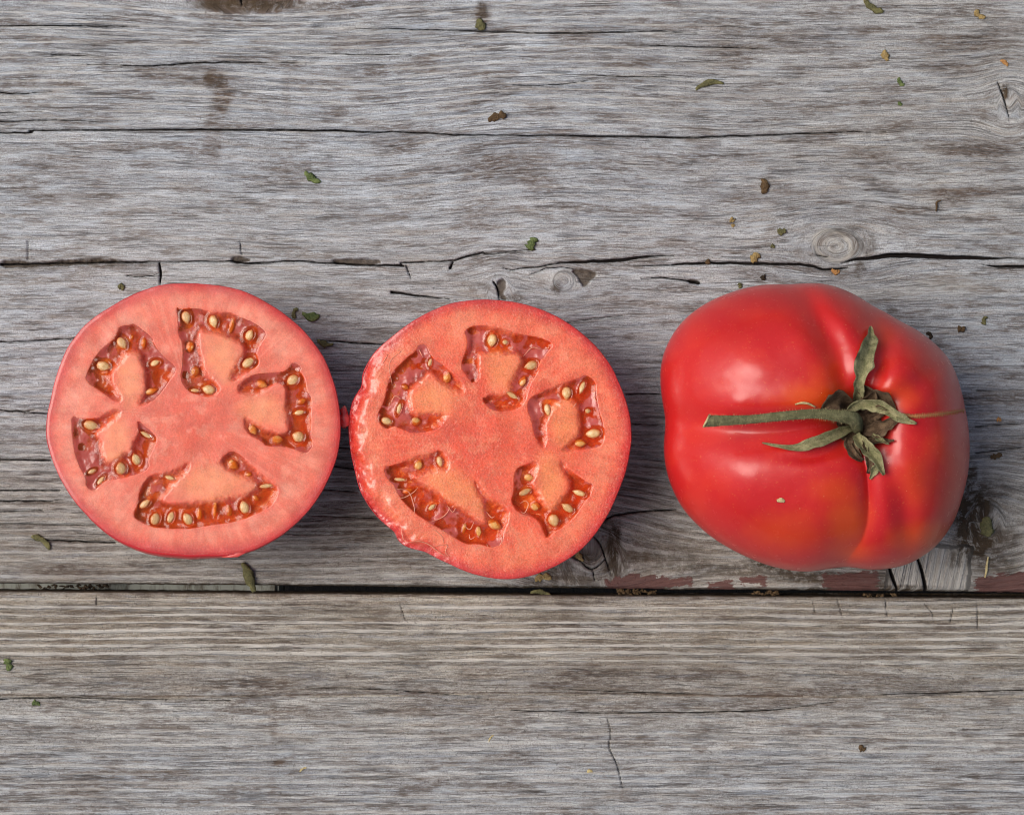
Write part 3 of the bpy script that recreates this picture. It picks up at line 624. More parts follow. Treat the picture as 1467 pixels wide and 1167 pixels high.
MID = [
 loc((520, 480), S8, [(580,100),(660,95),(700,220),(830,310),(960,420),(1070,550),(1040,600),(930,580),(850,520),(760,440),(700,380),(640,460),(540,540),(480,620),(490,720),(520,830),(700,810),(870,820),(850,900),(770,990),(650,1010),(530,1025),(400,980),(320,945),(245,990),(165,910),(150,820),(220,700),(260,500),(310,380),(450,240),(570,150)],
  [(245,895,125,85,20,'o'),(378,765,130,55,-70,'o'),(555,900,110,100,0,'s'),(880,445,120,95,-70,'s'),(700,285,90,45,-80,'o'),(440,540,90,60,30,'s')],
  [(540,200,45),(460,280,50),(390,360,50),(330,440,50),(290,530,50),(260,620,50),(240,700,50),(200,790,45),(640,270,35),(600,320,35),(1000,560,60),(740,900,70),(690,970,50),(560,880,60),(830,850,40),(850,450,60)], (622,572,34,28,0), .95),
 loc((650, 450), S8, [(110,180),(190,120),(330,125),(500,150),(600,190),(750,220),(900,240),(1050,310),(970,400),(940,450),(900,480),(870,620),(790,720),(760,860),(700,980),(520,1020),(400,1000),(280,890),(400,835),(520,850),(600,800),(570,720),(640,640),(660,560),(720,500),(700,430),(600,430),(530,440),(450,410),(310,410),(260,420),(260,560),(270,640),(205,735),(150,660),(80,560),(90,470),(140,370),(150,270)],
  [(400,272,145,120,95,'o'),(537,292,65,60,0,'o'),(810,535,150,105,170,'o'),(615,850,150,60,30,'o'),(720,700,120,85,-60,'s')],
  [(190,160,55),(120,400,30),(105,480,30),(660,240,60),(830,250,50),(930,290,60),(1000,320,40),(840,600,45),(780,720,60),(720,820,60),(690,930,60),(410,370,50),(210,700,35),(320,880,50),(480,960,60),(570,360,50),(560,940,50),(260,500,40),(620,960,50)], (718,522,25,44,-12), .85),
 loc((740, 520), S8, [(130,380),(200,330),(360,270),(540,200),(660,160),(720,120),(830,190),(830,330),(850,440),(880,550),(910,640),(915,800),(880,870),(700,900),(500,930),(480,890),(560,810),(610,770),(650,730),(640,600),(640,480),(590,410),(520,400),(430,430),(360,520),(290,640),(310,760),(290,880),(250,850),(190,760),(160,600),(110,470)],
  [(522,310,145,112,85,'o'),(685,250,150,60,115,'o'),(320,485,145,80,70,'o'),(745,500,65,60,0,'o'),(800,735,170,105,170,'o'),(665,835,130,90,0,'s')],
  [(300,600,60),(430,440,60),(360,420,50),(770,250,70),(720,330,50),(700,570,60),(800,510,60),(880,790,60),(780,820,60),(580,860,60),(660,840,70),(270,800,50),(250,335,30),(420,260,30),(600,200,35),(640,380,50),(560,360,40),(270,680,40)], (806,602,22,44,-6), .85),
 loc((720, 640), S8, [(610,135),(690,240),(800,310),(900,380),(945,390),(930,480),(860,570),(760,720),(640,830),(540,880),(460,965),(440,900),(400,800),(340,735),(180,700),(80,570),(120,480),(120,290),(160,210),(260,180),(380,155),(340,280),(300,400),(380,470),(430,580),(500,650),(560,620),(600,540),(700,440),(690,350),(630,260),(600,200)],
  [(535,765,145,125,70,'o'),(680,635,150,90,-140,'o'),(800,480,150,70,-160,'o'),(235,470,150,75,-30,'o'),(345,620,110,100,0,'s'),(270,320,110,90,0,'s')],
  [(300,250,80),(270,330,80),(300,600,90),(130,570,60),(200,540,60),(420,700,80),(520,880,70),(620,780,70),(740,700,80),(820,580,80),(890,440,50),(740,300,60),(800,360,50),(600,600,50),(460,920,40),(700,560,50),(360,520,40),(450,800,60)], (788,690,21,44,-6), .55),
 loc((540, 630), 1373/200, [(55,270),(200,240),(400,165),(530,150),(630,90),(690,180),(715,260),(690,305),(640,290),(560,310),(450,350),(350,350),(430,420),(560,490),(680,570),(780,640),(870,680),(960,760),(1040,830),(1080,800),(1040,700),(1040,610),(980,530),(950,440),(970,385),(1040,490),(1100,560),(1200,610),(1290,680),(1290,800),(1240,880),(1230,1020),(1130,1060),(1000,1020),(880,1030),(760,960),(650,890),(560,840),(480,790),(370,720),(250,600),(200,520),(170,440),(110,400)],
  [(615,210,120,65,80,'o'),(225,388,125,40,0,'o'),(1155,830,150,105,20,'s'),(540,660,90,50,-40,'o'),(410,245,110,90,-60,'s'),(1000,900,120,60,80,'s'),(300,500,110,60,-10,'s'),(860,870,110,50,110,'s')],
  [(150,270,30),(260,240,30),(360,205,30),(690,240,45),(420,260,50),(260,450,50),(380,520,70),(330,590,50),(560,700,45),(620,830,60),(830,860,60),(930,920,100),(1020,980,60),(850,960,60),(1150,660,90),(1200,760,70),(1110,930,70),(320,660,40),(960,430,30),(730,640,40),(1200,900,60)], (655,702,64,24,36), .72),
]

def half_tomato(name, label, outline, H, locs, fleshmat, gelmat, pal, inset_ang, seedv, gran, slope=()):
    root = bpy.data.objects.new(name, None); C.objects.link(root)
    P = np.array(outline, float); c = P.mean(0)
    root.location = W(c[0], c[1], 0)
    tag(root, label, 'tomato')
    ox, oy, _ = W(c[0], c[1], 0)
    loc_ = lambda X, Y, Z: np.stack([(X - 733.5) * (D - Z) / D * K - ox, (583.5 - Y) * (D - Z) / D * K - oy, Z + 0 * X], -1)
    th = np.arctan2(P[:, 1] - c[1], P[:, 0] - c[0]); rd = np.hypot(P[:, 1] - c[1], P[:, 0] - c[0])
    o = np.argsort(th); th, rd = th[o], rd[o]
    NA = 620
    A = np.linspace(-np.pi, np.pi, NA, endpoint=False)
    Rr = np.interp(A, np.concatenate([th - 2 * np.pi, th, th + 2 * np.pi]), np.tile(rd, 3))
    ker = np.hanning(13); ker /= ker.sum()
    Rr = np.convolve(np.concatenate([Rr[-6:], Rr, Rr[:6]]), ker, 'valid')
    Rr = Rr + .9 * (fbm(np.cos(A) * 9 + 20, np.sin(A) * 9 + 20, seedv, 3) - .5)
    ins = np.zeros(NA)
    for (a0, wd, am) in inset_ang:
        d = np.angle(np.exp(1j * (A - R(a0)))); ins += am * np.exp(-(d / R(wd)) ** 2)
    # flesh
    NR = 175
    f = np.linspace(0, 1, NR)[:, None] ** .9
    Rf = (Rr - .7 - ins)[None, :]
    X = c[0] + np.cos(A)[None] * Rf * f; Y = c[1] + np.sin(A)[None] * Rf * f
    rim = Rf * (1 - f)                       # distance from the rim in px
    top = lambda X, Y: H + .0005 * (fbm(X / 60, Y / 60, 8 + seedv, 3) - .5)
    def plac(X, Y, sc=1.0):
        pm = np.zeros_like(X)
        for L in locs:
            x0, y0, a, b, rot = L['plac']; cr, sr = math.cos(R(rot)), math.sin(R(rot))
            dx, dy = X - x0, Y - y0; u = (dx * cr + dy * sr) / a; v = (-dx * sr + dy * cr) / b
            pm = np.maximum(pm, 1 - sst(.35, 1.5, np.hypot(u, v) / sc + .35 * (fbm(X / 14, Y / 14, 3, 3) - .5)))
        return pm
    pm = plac(X, Y)
    sd_ = np.full(X.shape, 60.)
    jit = (fbm(X / 4.5, Y / 4.5, 5 + seedv, 3) - .5) * 2.4
    for L in locs:
        Pp = chaikin(L['P'], 1); L['Pc'] = Pp
        m = (X > Pp[:, 0].min() - 22) & (X < Pp[:, 0].max() + 22) & (Y > Pp[:, 1].min() - 22) & (Y < Pp[:, 1].max() + 22)
        sd_[m] = np.minimum(sd_[m], poly_sdf(X[m], Y[m], Pp))
    pw = plac(X, Y, 1.5)
    wl_ = 3.0 + 15 * pw
    sd_ = sd_ - 4.5 * pw
    sdj = sd_ + jit * (.15 + 2.2 * pw)
    cavd = (1 - sst(-wl_, -.1, sdj)) * (1 - .62 * pw)
    Z = top(X, Y) - .0030 * cavd - .00012 * (1 - sst(0, 5, rim)) ** 2
    Z = Z + gran * .00005 * (fbm(X / 2.4, Y / 2.4, 9, 2) - .5) * (1 - .5 * pm) * sst(0, 4, sd_)
    for (a0, wd, dp, w2) in slope:
        g_ = np.exp(-(np.angle(np.exp(1j * (A - R(a0)))) / R(wd)) ** 2)[None]
        Z = Z - dp * g_ * (1 - sst(0, w2 * (.35 + 1.3 * fbm(X / 22, Y / 22, 71, 3)), rim)) ** 2 * (.7 + .6 * fbm(X / 9, Y / 9, 73, 3))
    n3 = lambda q: np.array(q)[None, None, :]
    col = np.zeros(X.shape + (3,)) + n3(pal['flesh'])
    def mixc(m, q):
        nonlocal col
        col = col * (1 - m[..., None]) + n3(q) * m[..., None]
    rc = np.hypot(X - c[0], Y - c[1])
    mixc(.55 * np.exp(-((rc - 8) / 45) ** 2) * (.6 + .8 * fbm(X / 25, Y / 25, 3, 3)), pal['core'])
    ring = rim / Rf
    streak = fbm(np.cos(A)[None] * 11 + 40 + 0 * X, np.sin(A)[None] * 11 + 40 + 0 * X, 2, 3)
    mixc(np.clip(.55 * np.exp(-((ring - .17) / .10) ** 2) * (.3 + 1.3 * (streak - .2)), 0, 1), pal['pale'])
    aw = A[None] + 0 * X
    fibre = fbm(np.cos(aw) * 46 + 90 + X / 40, np.sin(aw) * 46 + 90 + Y / 40, 31, 3)
    mixc(np.clip(.32 * sst(.52, .78, fibre) * sst(4, 22, rim) * sst(30, 80, rc), 0, 1), pal['pale'])
    mixc(np.clip(.22 * sst(.50, .30, fibre) * sst(4, 22, rim) * sst(30, 80, rc), 0, 1), pal['core'])
    blot = fbm(X / 17, Y / 17, 57 + seedv, 4)
    mixc(.45 * sst(.52, .72, blot), pal['pale']); mixc(.32 * sst(.46, .28, blot), pal['core'])
    mixc(np.clip(1.0 * pm * (.8 + .5 * (fbm(X / 8, Y / 8, 58, 3) - .4)), 0, 1) * .92, pal['plac'])
    mixc(.30 * (1 - sst(0, 7, sd_)) * (1 - pm), pal['core'])
    mixc(.30 * sst(.5, .8, fbm(X / 34, Y / 34, 13 + seedv, 4)), pal['warm'])
    rw = 8 + 9 * fbm(np.cos(A)[None] * 3 + 9 + 0 * X, np.sin(A)[None] * 3 + 9 + 0 * X, seedv + 2, 3)
    mixc((1 - sst(0, 1, (rim + 5 * (fbm(X / 9, Y / 9, 3, 3) - .5)) / (rw * 1.9))) ** 1.2 * .85, pal['rim'])
    mixc(.9 * sst(.05, .7, cavd), pal['deep'])
    me = raw_mesh('flesh', loc_(X, Y, Z).reshape(-1, 3), grid_faces(NR, NA, True)[:, ::-1], {'col': col.reshape(-1, 3), 'deep': cavd.reshape(-1)})
    link('flesh', me, fleshmat, root)
    # skin
    prof = [(-1.6, H - .0008), (-.9, H - .0002), (-.1, H - .0003), (.2, H - .0010)]
    low = sum([dp * np.exp(-(np.angle(np.exp(1j * (A - R(a0)))) / R(wd)) ** 2) for a0, wd, dp, w2 in slope], np.zeros(NA))
    rows = [(Rr + a * np.ones(NA) - ins * (1 if k < 2 else .8 if k == 2 else .5), z) for k, (a, z) in enumerate(prof)]
    for k in range(1, 22):
        t = k / 21
        rows.append(((Rr + (-1.0 if t > .2 else 0)) * (1 - .02 * t) * (1 - .52 * t ** 3.2), (H - .0009) * (1 - t) ** 1.0 + 0 * t))
    rows[-1] = (rows[-1][0], 0.0002); rows.append((rows[-1][0] * .5, .0001)); rows.append((rows[-1][0] * .02, .0001))
    V = np.vstack([loc_(c[0] + np.cos(A) * r_, c[1] + np.sin(A) * r_, (np.full(NA, z) - low * np.clip(z / H, 0, 1) ** 4)) for r_, z in rows])
    cs = np.array(pal['skin'])[None, :] * (0.9 + .25 * fbm(V[:, 0] * 90 + 9, V[:, 1] * 90 + 9, 4)[:, None])
    link('skin', raw_mesh('skin', V, grid_faces(len(rows), NA, True)[:, ::-1], {'col': cs}), SKIN, root)
    # gel and seeds
    for L in locs:
        Pp = L['Pc']; st = 1.15
        gx = np.arange(Pp[:, 0].min() - 7, Pp[:, 0].max() + 7, st); gy = np.arange(Pp[:, 1].min() - 7, Pp[:, 1].max() + 7, st)
        GX, GY = np.meshgrid(gx, gy)
        pg = plac(GX, GY, 1.55)
        sd2 = poly_sdf(GX, GY, Pp) - 4.5 * plac(GX, GY, 1.5)
        zin = sst(0, 8 + 10 * pg, -sd2)
        zz = top(GX, GY) - .00006 - (.00016 + .00022 * gran) * zin + .00020 * zin * (fbm(GX / 15, GY / 15, 4 + seedv, 3) - .5) * (1 + gran) * 1.5
        fth = sst(0, 1, pg * 1.9) * (1 - sst(3, 17, -sd2 + 13 * (fbm(GX / 4, GY / 4, 61, 3) - .5)))
        milk = L['base'] + (.9 + .4 * gran) * (fbm(GX / 10, GY / 10, 6 + seedv, 3) - .5) - .4 * gran * sst(-.1, 1, (fbm(GX / 22, GY / 22, 77 + seedv, 2) - .5) * 4)
        for (ax, ay, ar) in L['orange']:
            d = np.hypot(GX - ax, GY - ay) + 3.0 * (fbm(GX / 5, GY / 5, 2, 2) - .5)
            milk -= .95 * (1 - sst(ar * .55, ar * 1.15 + 1, d))
            zz -= .00018 * (1 - sst(0, ar * 1.2, d))
        for sx, sy, ln, wd, an, kd in L['seeds']:
            dx, dy = GX - sx, GY - sy; ca, sa = math.cos(R(an)), math.sin(R(an))
            e = np.hypot((dx * ca + dy * sa) / (ln / 2), (-dx * sa + dy * ca) / (wd / 2))
            if kd == 'o':
                zz += .00024 * np.exp(-((e - 1.2) / .3) ** 2) - .0002 * (1 - sst(.6, 1.1, e))
                milk -= .8 * (1 - sst(1.25, 1.85, e))
            else:
                zz += .00030 * (1 - sst(0, 1.3, e)); milk -= .75 * (1 - sst(.8, 1.25, e))
        keep = (sd2 < 1.6)
        nm = GX.shape; F = grid_faces(*nm)[:, ::-1]
        F = F[keep.ravel()[F].all(1)]
        used = np.unique(F); mp = np.full(GX.size, -1); mp[used] = np.arange(len(used))
        V = loc_(GX, GY, zz).reshape(-1, 3)[used]
        g = link('gel', raw_mesh('gel', V, mp[F], {'milk': np.clip(milk, 0, 1).ravel()[used], 'fade': fth.ravel()[used]}), gelmat, root)
        for sx, sy, ln, wd, an, kd in L['seeds']:
            s_ = bpy.data.objects.new('seed', SEEDME[kd]); C.objects.link(s_); s_.parent = g
            zc = H - (.00045 if kd == 'o' else .00065)
            q = loc_(np.array([sx]), np.array([sy]), np.array([zc]))[0]
            s_.location = q
            s_.rotation_euler = (rng.uniform(-.35, .35), rng.uniform(-.16, .16), -R(an) + rng.uniform(-.15, .15))
            s_.scale = (ln / 2 * K * .90, wd / 2 * K * .90, min(wd, ln) / 2 * K * (.42 if kd == 'o' else .4))
    return root, loc_

def outl(off, sc, pts): return T(off, sc, pts)
L_OUT = outl((50, 390), 2.778, [(600,45),(700,50),(830,75),(930,125),(1010,180),(1090,255),(1150,340),(1190,440),(1210,530),(1217,640),(1200,740),(1150,860),(1080,960),(980,1050),(880,1105),(800,1130),(700,1137),(560,1137),(430,1115),(310,1060),(210,970),(130,870),(75,760),(45,660),(45,600),(65,500),(90,400),(130,300),(200,210),(300,140),(400,85),(500,52)])
M_OUT = outl((480, 410), 2.713, [(560,53),(680,60),(800,90),(900,140),(990,210),(1060,290),(1110,390),(1145,500),(1152,600),(1135,700),(1100,800),(1040,920),(960,1020),(850,1090),(740,1130),(640,1137),(550,1120),(440,1075),(350,1030),(270,1008),(243,985),(235,955),(160,890),(100,800),(75,700),(55,600),(52,530),(65,450),(88,408),(103,390),(105,340),(150,260),(230,190),(330,120),(440,70)])
PAL_L = dict(flesh=srgb(226, 112, 86), core=srgb(218, 84, 60), pale=srgb(238, 158, 132), plac=srgb(240, 150, 104), warm=srgb(230, 120, 90), rim=srgb(198, 34, 42), deep=srgb(206, 96, 34), skin=srgb(196, 34, 42))
PAL_M = dict(flesh=srgb(229, 99, 64), core=srgb(219, 72, 44), pale=srgb(238, 142, 104), plac=srgb(240, 144, 88), warm=srgb(236, 118, 76), rim=srgb(198, 30, 38), deep=srgb(210, 84, 20), skin=srgb(196, 32, 38))
left, locL = half_tomato('halved_tomato', 'smooth pink halved tomato lying cut side up at the far left', L_OUT, .0300, LEFT, FLESH_SMOOTH, GEL_L, PAL_L, [(95, 32, 6)], 1, .35)
mid, locM = half_tomato('halved_tomato', 'wet orange-red halved tomato with ragged juicy cut, between the other half and the whole tomato', M_OUT, .0290, MID, FLESH_WET, GEL_M, PAL_M, [(200, 18, 1.5)], 2, 1.0, [(178, 26, .0022, 26), (140, 30, .0020, 34), (-150, 16, .0014, 30)])
HL, HM = .0300, .0290

def strand(pts, r, h, m=5):
    Q = spline(np.array(pts, float), m)
    P = np.array([locM(np.array([q[0]]), np.array([q[1]]), np.array([h + (q[2] if len(q) > 2 else 0)]))[0] for q in Q])
    t = np.linspace(0, 1, len(P)); rr = r * K * (.35 + .65 * np.sin(np.pi * np.clip(t, .02, .98)))
    return tube(P, rr, 5)
mem = []
for pts in ([(581,777),(600,775),(615,780),(628,790),(640,797)], [(621,783),(632,780),(641,781),(638,790),(643,797)], [(575,755),(577,770),(583,777)],
            [(568,700),(585,704),(593,724),(594,736)], [(622,758),(633,768),(636,778)], [(716,764),(719,771),(717,779),(706,788)], [(570,713),(580,712),(592,705),(599,698)],
            [(618,747),(631,742),(640,735),(645,725)], [(640,723),(648,733),(653,727)], [(672,765),(674,772),(681,768)], [(663,750),(673,758),(680,745)], [(697,733),(704,741),(709,739)],
            [(697,779),(702,786),(712,786)], [(681,787),(690,783),(699,785)], [(575,503),(558,520),(562,552)], [(600,500),(606,512)], [(750,510),(762,498),(775,500)], [(780,500),(786,498),(787,493)], [(826,577),(820,585)],
            [(852,560),(852,570),(856,576)], [(745,655),(757,643)], [(745,721),(752,717),(757,722),(752,734),(746,733)], [(560,577),(566,567),(575,572)], [(548,521),(556,507)]):
    mem.append(strand([(a, b, .00002) for a, b in pts], .75, HM - .00005))
V, F = merge(mem); o = link('membrane_shreds', raw_mesh('membrane_shreds', V, F), MEMB, mid); o['kind'] = 'stuff'
# red shred bridging the two halves
s = NT('red_pulp'); q_ = s.obj(); s.bump(s.noise(q_, (1200, 1200, 1200), 3), .0003)
s.set(Base_Color=s.mix(s.noise(q_, (700, 700, 700), 2), srgb(212, 30, 30), srgb(232, 92, 84)), Roughness=.18, Coat_Weight=.5, Coat_Roughness=.08, Subsurface_Weight=.3, Subsurface_Radius=(1, .2, .1), Subsurface_Scale=.001)
PULP = s.m
a_ = tube([locM(np.array([x]), np.array([y]), np.array([z]))[0] for x, y, z in ((494,582,.0255),(492,587,.0262),(493.5,593,.0258),(492.5,599,.0266),(493.5,606,.0262),(492,612,.0250))], np.array([2, 5, 5.2, 8, 8.5, 3]) * K, 12, flat=.7)
b_ = tube([locM(np.array([x]), np.array([y]), np.array([z]))[0] for x, y, z in ((486,588,.0278),(492,587,.028),(498,589,.0278))], np.array([4, 3, 4]) * K, 10)
V, F = a_; link('pulp_shred', raw_mesh('pulp_shred', V, F), PULP, mid)
# torn skin flaps
def flap(pts, h, loc_, par, rad):
    P = [loc_(np.array([x]), np.array([y]), np.array([z]))[0] for x, y, z in pts]
    V, F = tube(P, np.array(rad) * K, 10, flat=.25); link('skin_flap', raw_mesh('skin_flap', V, F, {'col': np.tile(srgb(214, 80, 74), (len(V), 1))}), SKIN, par)
flap([(318,797,HL-.001),(330,796,HL-.0006),(340,794,HL-.0003),(352,789,HL-.0006),(366,784,HL-.001)], 0, locL, left, [1, 2.2, 3.6, 2.4, 1])

# ------------------------------------------------------------ whole tomato
def whole_tomato():
    root = bpy.data.objects.new('whole_tomato', None); C.objects.link(root)
    tag(root, 'whole ribbed red tomato with dried green stem and curled sepals, at the right', 'tomato')
    cx, cy = 1228, 603
    root.location = W(cx, cy, 0); ox, oy, _ = root.location
    P = np.array(T((930, 390), 2.652, [(560,45),(660,42),(750,70),(850,130),(950,185),(1060,250),(1140,330),(1180,430),(1200,520),(1215,620),(1215,720),(1190,850),(1150,960),(1080,1050),(980,1110),(850,1130),(760,1115),(700,1120),(600,1137),(480,1120),(350,1070),(230,1000),(126,896),(74,785),(56,685),(58,620),(70,572),(50,480),(42,370),(60,290),(120,190),(210,120),(330,70),(450,45),(510,48)]), float)
    th = np.arctan2(P[:, 1] - cy, P[:, 0] - cx); rd = np.hypot(P[:, 1] - cy, P[:, 0] - cx); o = np.argsort(th); th, rd = th[o], rd[o]
    NA, NR = 640, 210
    A = np.linspace(-np.pi, np.pi, NA, endpoint=False)
    Rr = np.interp(A, np.concatenate([th - 2 * np.pi, th, th + 2 * np.pi]), np.tile(rd, 3))
    ker = np.hanning(27); ker /= ker.sum(); Rr = np.convolve(np.concatenate([Rr[-13:], Rr, Rr[:13]]), ker, 'valid')
    u = np.linspace(0, 1, NR)[:, None]
    s = np.sin(u * np.pi / 2) ** 1.0            # apparent radius fraction, dense near the silhouette
    X = cx + np.cos(A)[None] * Rr[None] * s; Y = cy + np.sin(A)[None] * Rr[None] * s
    ZE, HD = .027, .0305
    dirx = np.cos(A)[None]; diry = np.sin(A)[None]
    p = 2.35 + 1.5 * sst(.2, 1, dirx) + .25 * sst(.2, 1, diry) + 0 * s
    dome = (1 - s ** p) ** (.50)
    Z = ZE + HD * dome
    def groove(pts, dep, wid, sharp=2.0):
        Q = spline(np.column_stack([np.array(pts, float), dep, wid]), 6)
        best = np.full(X.shape, 1e9); dd = np.zeros(X.shape); ww = np.ones(X.shape)
        for i in range(len(Q) - 1):
            ax, ay, d0, w0 = Q[i]; bx, by, d1, w1 = Q[i + 1]
            dx, dy = bx - ax, by - ay
            t = np.clip(((X - ax) * dx + (Y - ay) * dy) / (dx * dx + dy * dy + 1e-9), 0, 1)
            d = np.hypot(X - ax - t * dx, Y - ay - t * dy)
            m = d < best; best = np.where(m, d, best); dd = np.where(m, d0 + (d1 - d0) * t, dd); ww = np.where(m, w0 + (w1 - w0) * t, ww)
        return dd * np.exp(-(best / ww) ** sharp)
    mm = .001
    lat = np.clip(dome, .0, 1) ** .6
    gr = groove([(1215,605),(1150,614),(1080,620),(1010,614),(950,604)], [3.5*mm,4.6*mm,4.2*mm,4.5*mm,5*mm], [20,27,30,30,26], 1.7)
    gr += groove([(1236,650),(1243,690),(1244,735),(1236,770),(1216,800),(1205,822)], [1*mm,3.4*mm,3.8*mm,3.4*mm,2.6*mm,2*mm], [14,15,17,19,20,20], 1.25)
    gr += groove([(1218,575),(1200,505),(1174,455),(1150,408)], [2.4*mm,2.9*mm,2.8*mm,2.2*mm], [19,20,19,18])
    gr += groove([(1240,570),(1262,505),(1264,455),(1256,420)], [2.5*mm,3.0*mm,2.8*mm,1.8*mm], [18,19,20,20])
    gr += groove([(1205,640),(1165,654),(1120,655)], [1.6*mm,1.6*mm,.2*mm], [12,10,8])
    gr += groove([(1262,640),(1290,710),(1300,770),(1296,815)], [1.2*mm,2.0*mm,2.2*mm,1.6*mm], [18,20,20,20])
    gr += groove([(1262,585),(1320,545),(1365,500)], [1.2*mm,1.8*mm,1.2*mm], [18,20,20])
    rpx = np.hypot(X - cx, Y - cy)
    Z = Z - gr * lat - .0078 * np.exp(-(rpx / 44) ** 2) - .0030 * np.exp(-(rpx / 22) ** 2)
    # soft swellings of the lobes
    gr2 = groove([(1010,556),(1060,552),(1130,556)], [.2*mm,.6*mm,.1*mm], [16,18,16])
    Z = Z - gr2 * lat
    for bx, by, r_, am in ((1075,518,56,1.5),(1055,580,22,.9),(1075,700,40,.7),(1062,690,66,1.5),(1150,488,30,1.2),(1212,462,20,1.0),(1355,640,26,1.1),(1345,740,30,1.0),(1300,520,40,.9),(1335,650,38,.7),(1165,735,60,1.0),(1290,680,30,.5)):
        Z = Z + am * mm * np.exp(-((X - bx) ** 2 + (Y - by) ** 2) / r_ ** 2) * lat
    Z = Z + .00035 * (fbm(X / 45, Y / 45, 33, 3) - .5)
    f = (D - Z) / D * K
    V1 = np.stack([(X - 733.5) * f - ox, (583.5 - Y) * f - oy, Z], -1)
    # under half
    rows = []; Xu = []; Yu = []
    ze = Z[-1]
    for k in range(1, 41):
        t = k / 40
        z = ze * (1 - math.sin(t * math.pi / 2)) * .999 + .0001
        fr = .42 + .58 * math.cos(t * math.pi / 2) ** .62
        if k == 40: fr = .40
        x_ = V1[-1][:, 0] * fr; y_ = V1[-1][:, 1] * fr
        mx, my = -.0080, .0  # the foot sits under the middle of the fruit
        rows.append(np.stack([x_ + mx * (1 - fr), y_ + my * (1 - fr), z], -1))
        Xu.append(X[-1]); Yu.append(Y[-1])
    rows.append(rows[-1] * np.array([.02, .02, 1]) + np.array([-.006, 0, 0])); Xu.append(X[-1]); Yu.append(Y[-1])
    V = np.vstack([V1.reshape(-1, 3)] + rows)
    XX = np.concatenate([X.ravel(), np.concatenate(Xu)]); YY = np.concatenate([Y.ravel(), np.concatenate(Yu)])
    base = np.array(srgb(194, 30, 30)); col = np.tile(base, (len(XX), 1))
    def mixc(m, q):
        nonlocal col
        col = col * (1 - m[:, None]) + np.array(q)[None] * m[:, None]
    wv = fbm(XX / 34, YY / 34, 41, 4)
    mixc(.5 * sst(.45, .75, wv), srgb(206, 46, 30))
    for bx, by, rx, ry, am in ((1160,568,60,24,.95),(1130,760,70,34,.5),(1215,745,34,50,1.0),(1225,790,40,16,.5),(1195,700,40,24,.6),(1320,770,50,26,.8),(1310,690,36,40,.45),(1185,555,34,60,.45),(1290,570,34,30,.5),(1180,590,30,16,.5),(1340,640,20,30,.35),(1260,480,26,22,.3)):
        e = np.hypot((XX - bx) / rx, (YY - by) / ry) + .5 * (fbm(XX / 20, YY / 20, 43, 3) - .5)
        mixc(am * (1 - sst(.2, 1.3, e)), srgb(214, 76, 18))
    for bx, by, rx, ry, am in ((1040,470,50,40,.5),(1283,728,18,34,.6),(1110,430,60,20,.5),(1320,600,22,30,.45)):
        e = np.hypot((XX - bx) / rx, (YY - by) / ry)
        mixc(am * (1 - sst(.3, 1.2, e)), srgb(176, 16, 26))
    e = np.hypot((XX - 1233) / 50, (YY - 605) / 46) + .5 * (fbm(XX / 9, YY / 9, 47, 3) - .5)
    mixc(.55 * (1 - sst(.35, 1.1, e)) * (fbm(XX / 3, YY / 3, 48, 2) + .3), srgb(170, 100, 72))
    F = grid_faces(NR + 41, NA, True)[:, ::-1]
    link('body', raw_mesh('body', V, F, {'col': col}), SKIN, root)
    def surf(x, y):
        r = math.hypot(x - cx, y - cy); a = math.atan2(y - cy, x - cx)
        j = int((a + np.pi) / (2 * np.pi) * NA) % NA; i = min(NR - 1, int(round(math.asin(min(1, r / Rr[j])) / (np.pi / 2) * (NR - 1))))
        return float(Z[i, j])
    def L3(x, y, z):
        q = W(x, y, z); return (q[0] - ox, q[1] - oy, z)
    return root, surf, L3
tom, surf, L3 = whole_tomato()

def green_material(name, a, b, c3, sc=1.0):
    s = NT(name); o = s.obj()
    n1 = s.noise(o, (500 * sc, 500 * sc, 500 * sc), 4, .7); n2 = s.noise(o, (2200, 2200, 2200), 3, .7)
    c = s.mix(s.ss(.35, .65, n1), a, b); c = s.mix(s.ss(.55, .68, n2, 0, .8), c, c3)
    s.bump(s.add(n1, n2), .0006, 1.); s.set(Base_Color=c, Roughness=.8, Specular_IOR_Level=.25)
    return s.m
STEM = green_material('stem_green', srgb(98, 98, 68), srgb(132, 130, 94), srgb(80, 74, 54))
SEPAL = green_material('sepal_green', srgb(126, 126, 88), srgb(170, 164, 124), srgb(96, 86, 64))
SEPALB = green_material('sepal_brown', srgb(82, 64, 48), srgb(122, 100, 78), srgb(58, 44, 34))
STRAW = green_material('straw', srgb(200, 182, 130), srgb(222, 206, 158), srgb(170, 146, 98))

# stem
pts = [(1013,603,9.8),(1026,602.5,9.0),(1045,602,8.0),(1075,600.5,7.2),(1105,597.5,7.3),(1140,594,7.6),(1170,592.5,8.0),(1195,595,9.2),(1212,597,10.8),(1222,600,11.6),(1227,607,11),(1229,613,10)]
zs = [.0572,.0574,.0578,.0586,.0592,.0594,.0592,.0586,.0576,.0562,.0540,.0500]
def clear(x, y, z, r):   # stem must clear the fruit along the groove
    return max(z, surf(x, y) + r * K * .95)
Q = spline(np.array([(a, b, (clear(a, b, z, r) if a < 1190 else z), r) for (a, b, r), z in zip(pts, zs)]), 8)
P3 = np.array([L3(a, b, z) for a, b, z, r in Q]); nsd = 18
Vt, Ft = tube(P3, Q[:, 3] * K * .77, nsd, flat=1.0)
Vr = Vt.copy(); m_ = len(P3)
ribs = 1 + .11 * np.sin(np.arange(nsd) * 2 * np.pi / nsd * 5)[None, :] + .08 * (vn(np.arange(m_)[:, None] / 3., np.arange(nsd)[None, :] / 2., 6) - .5)
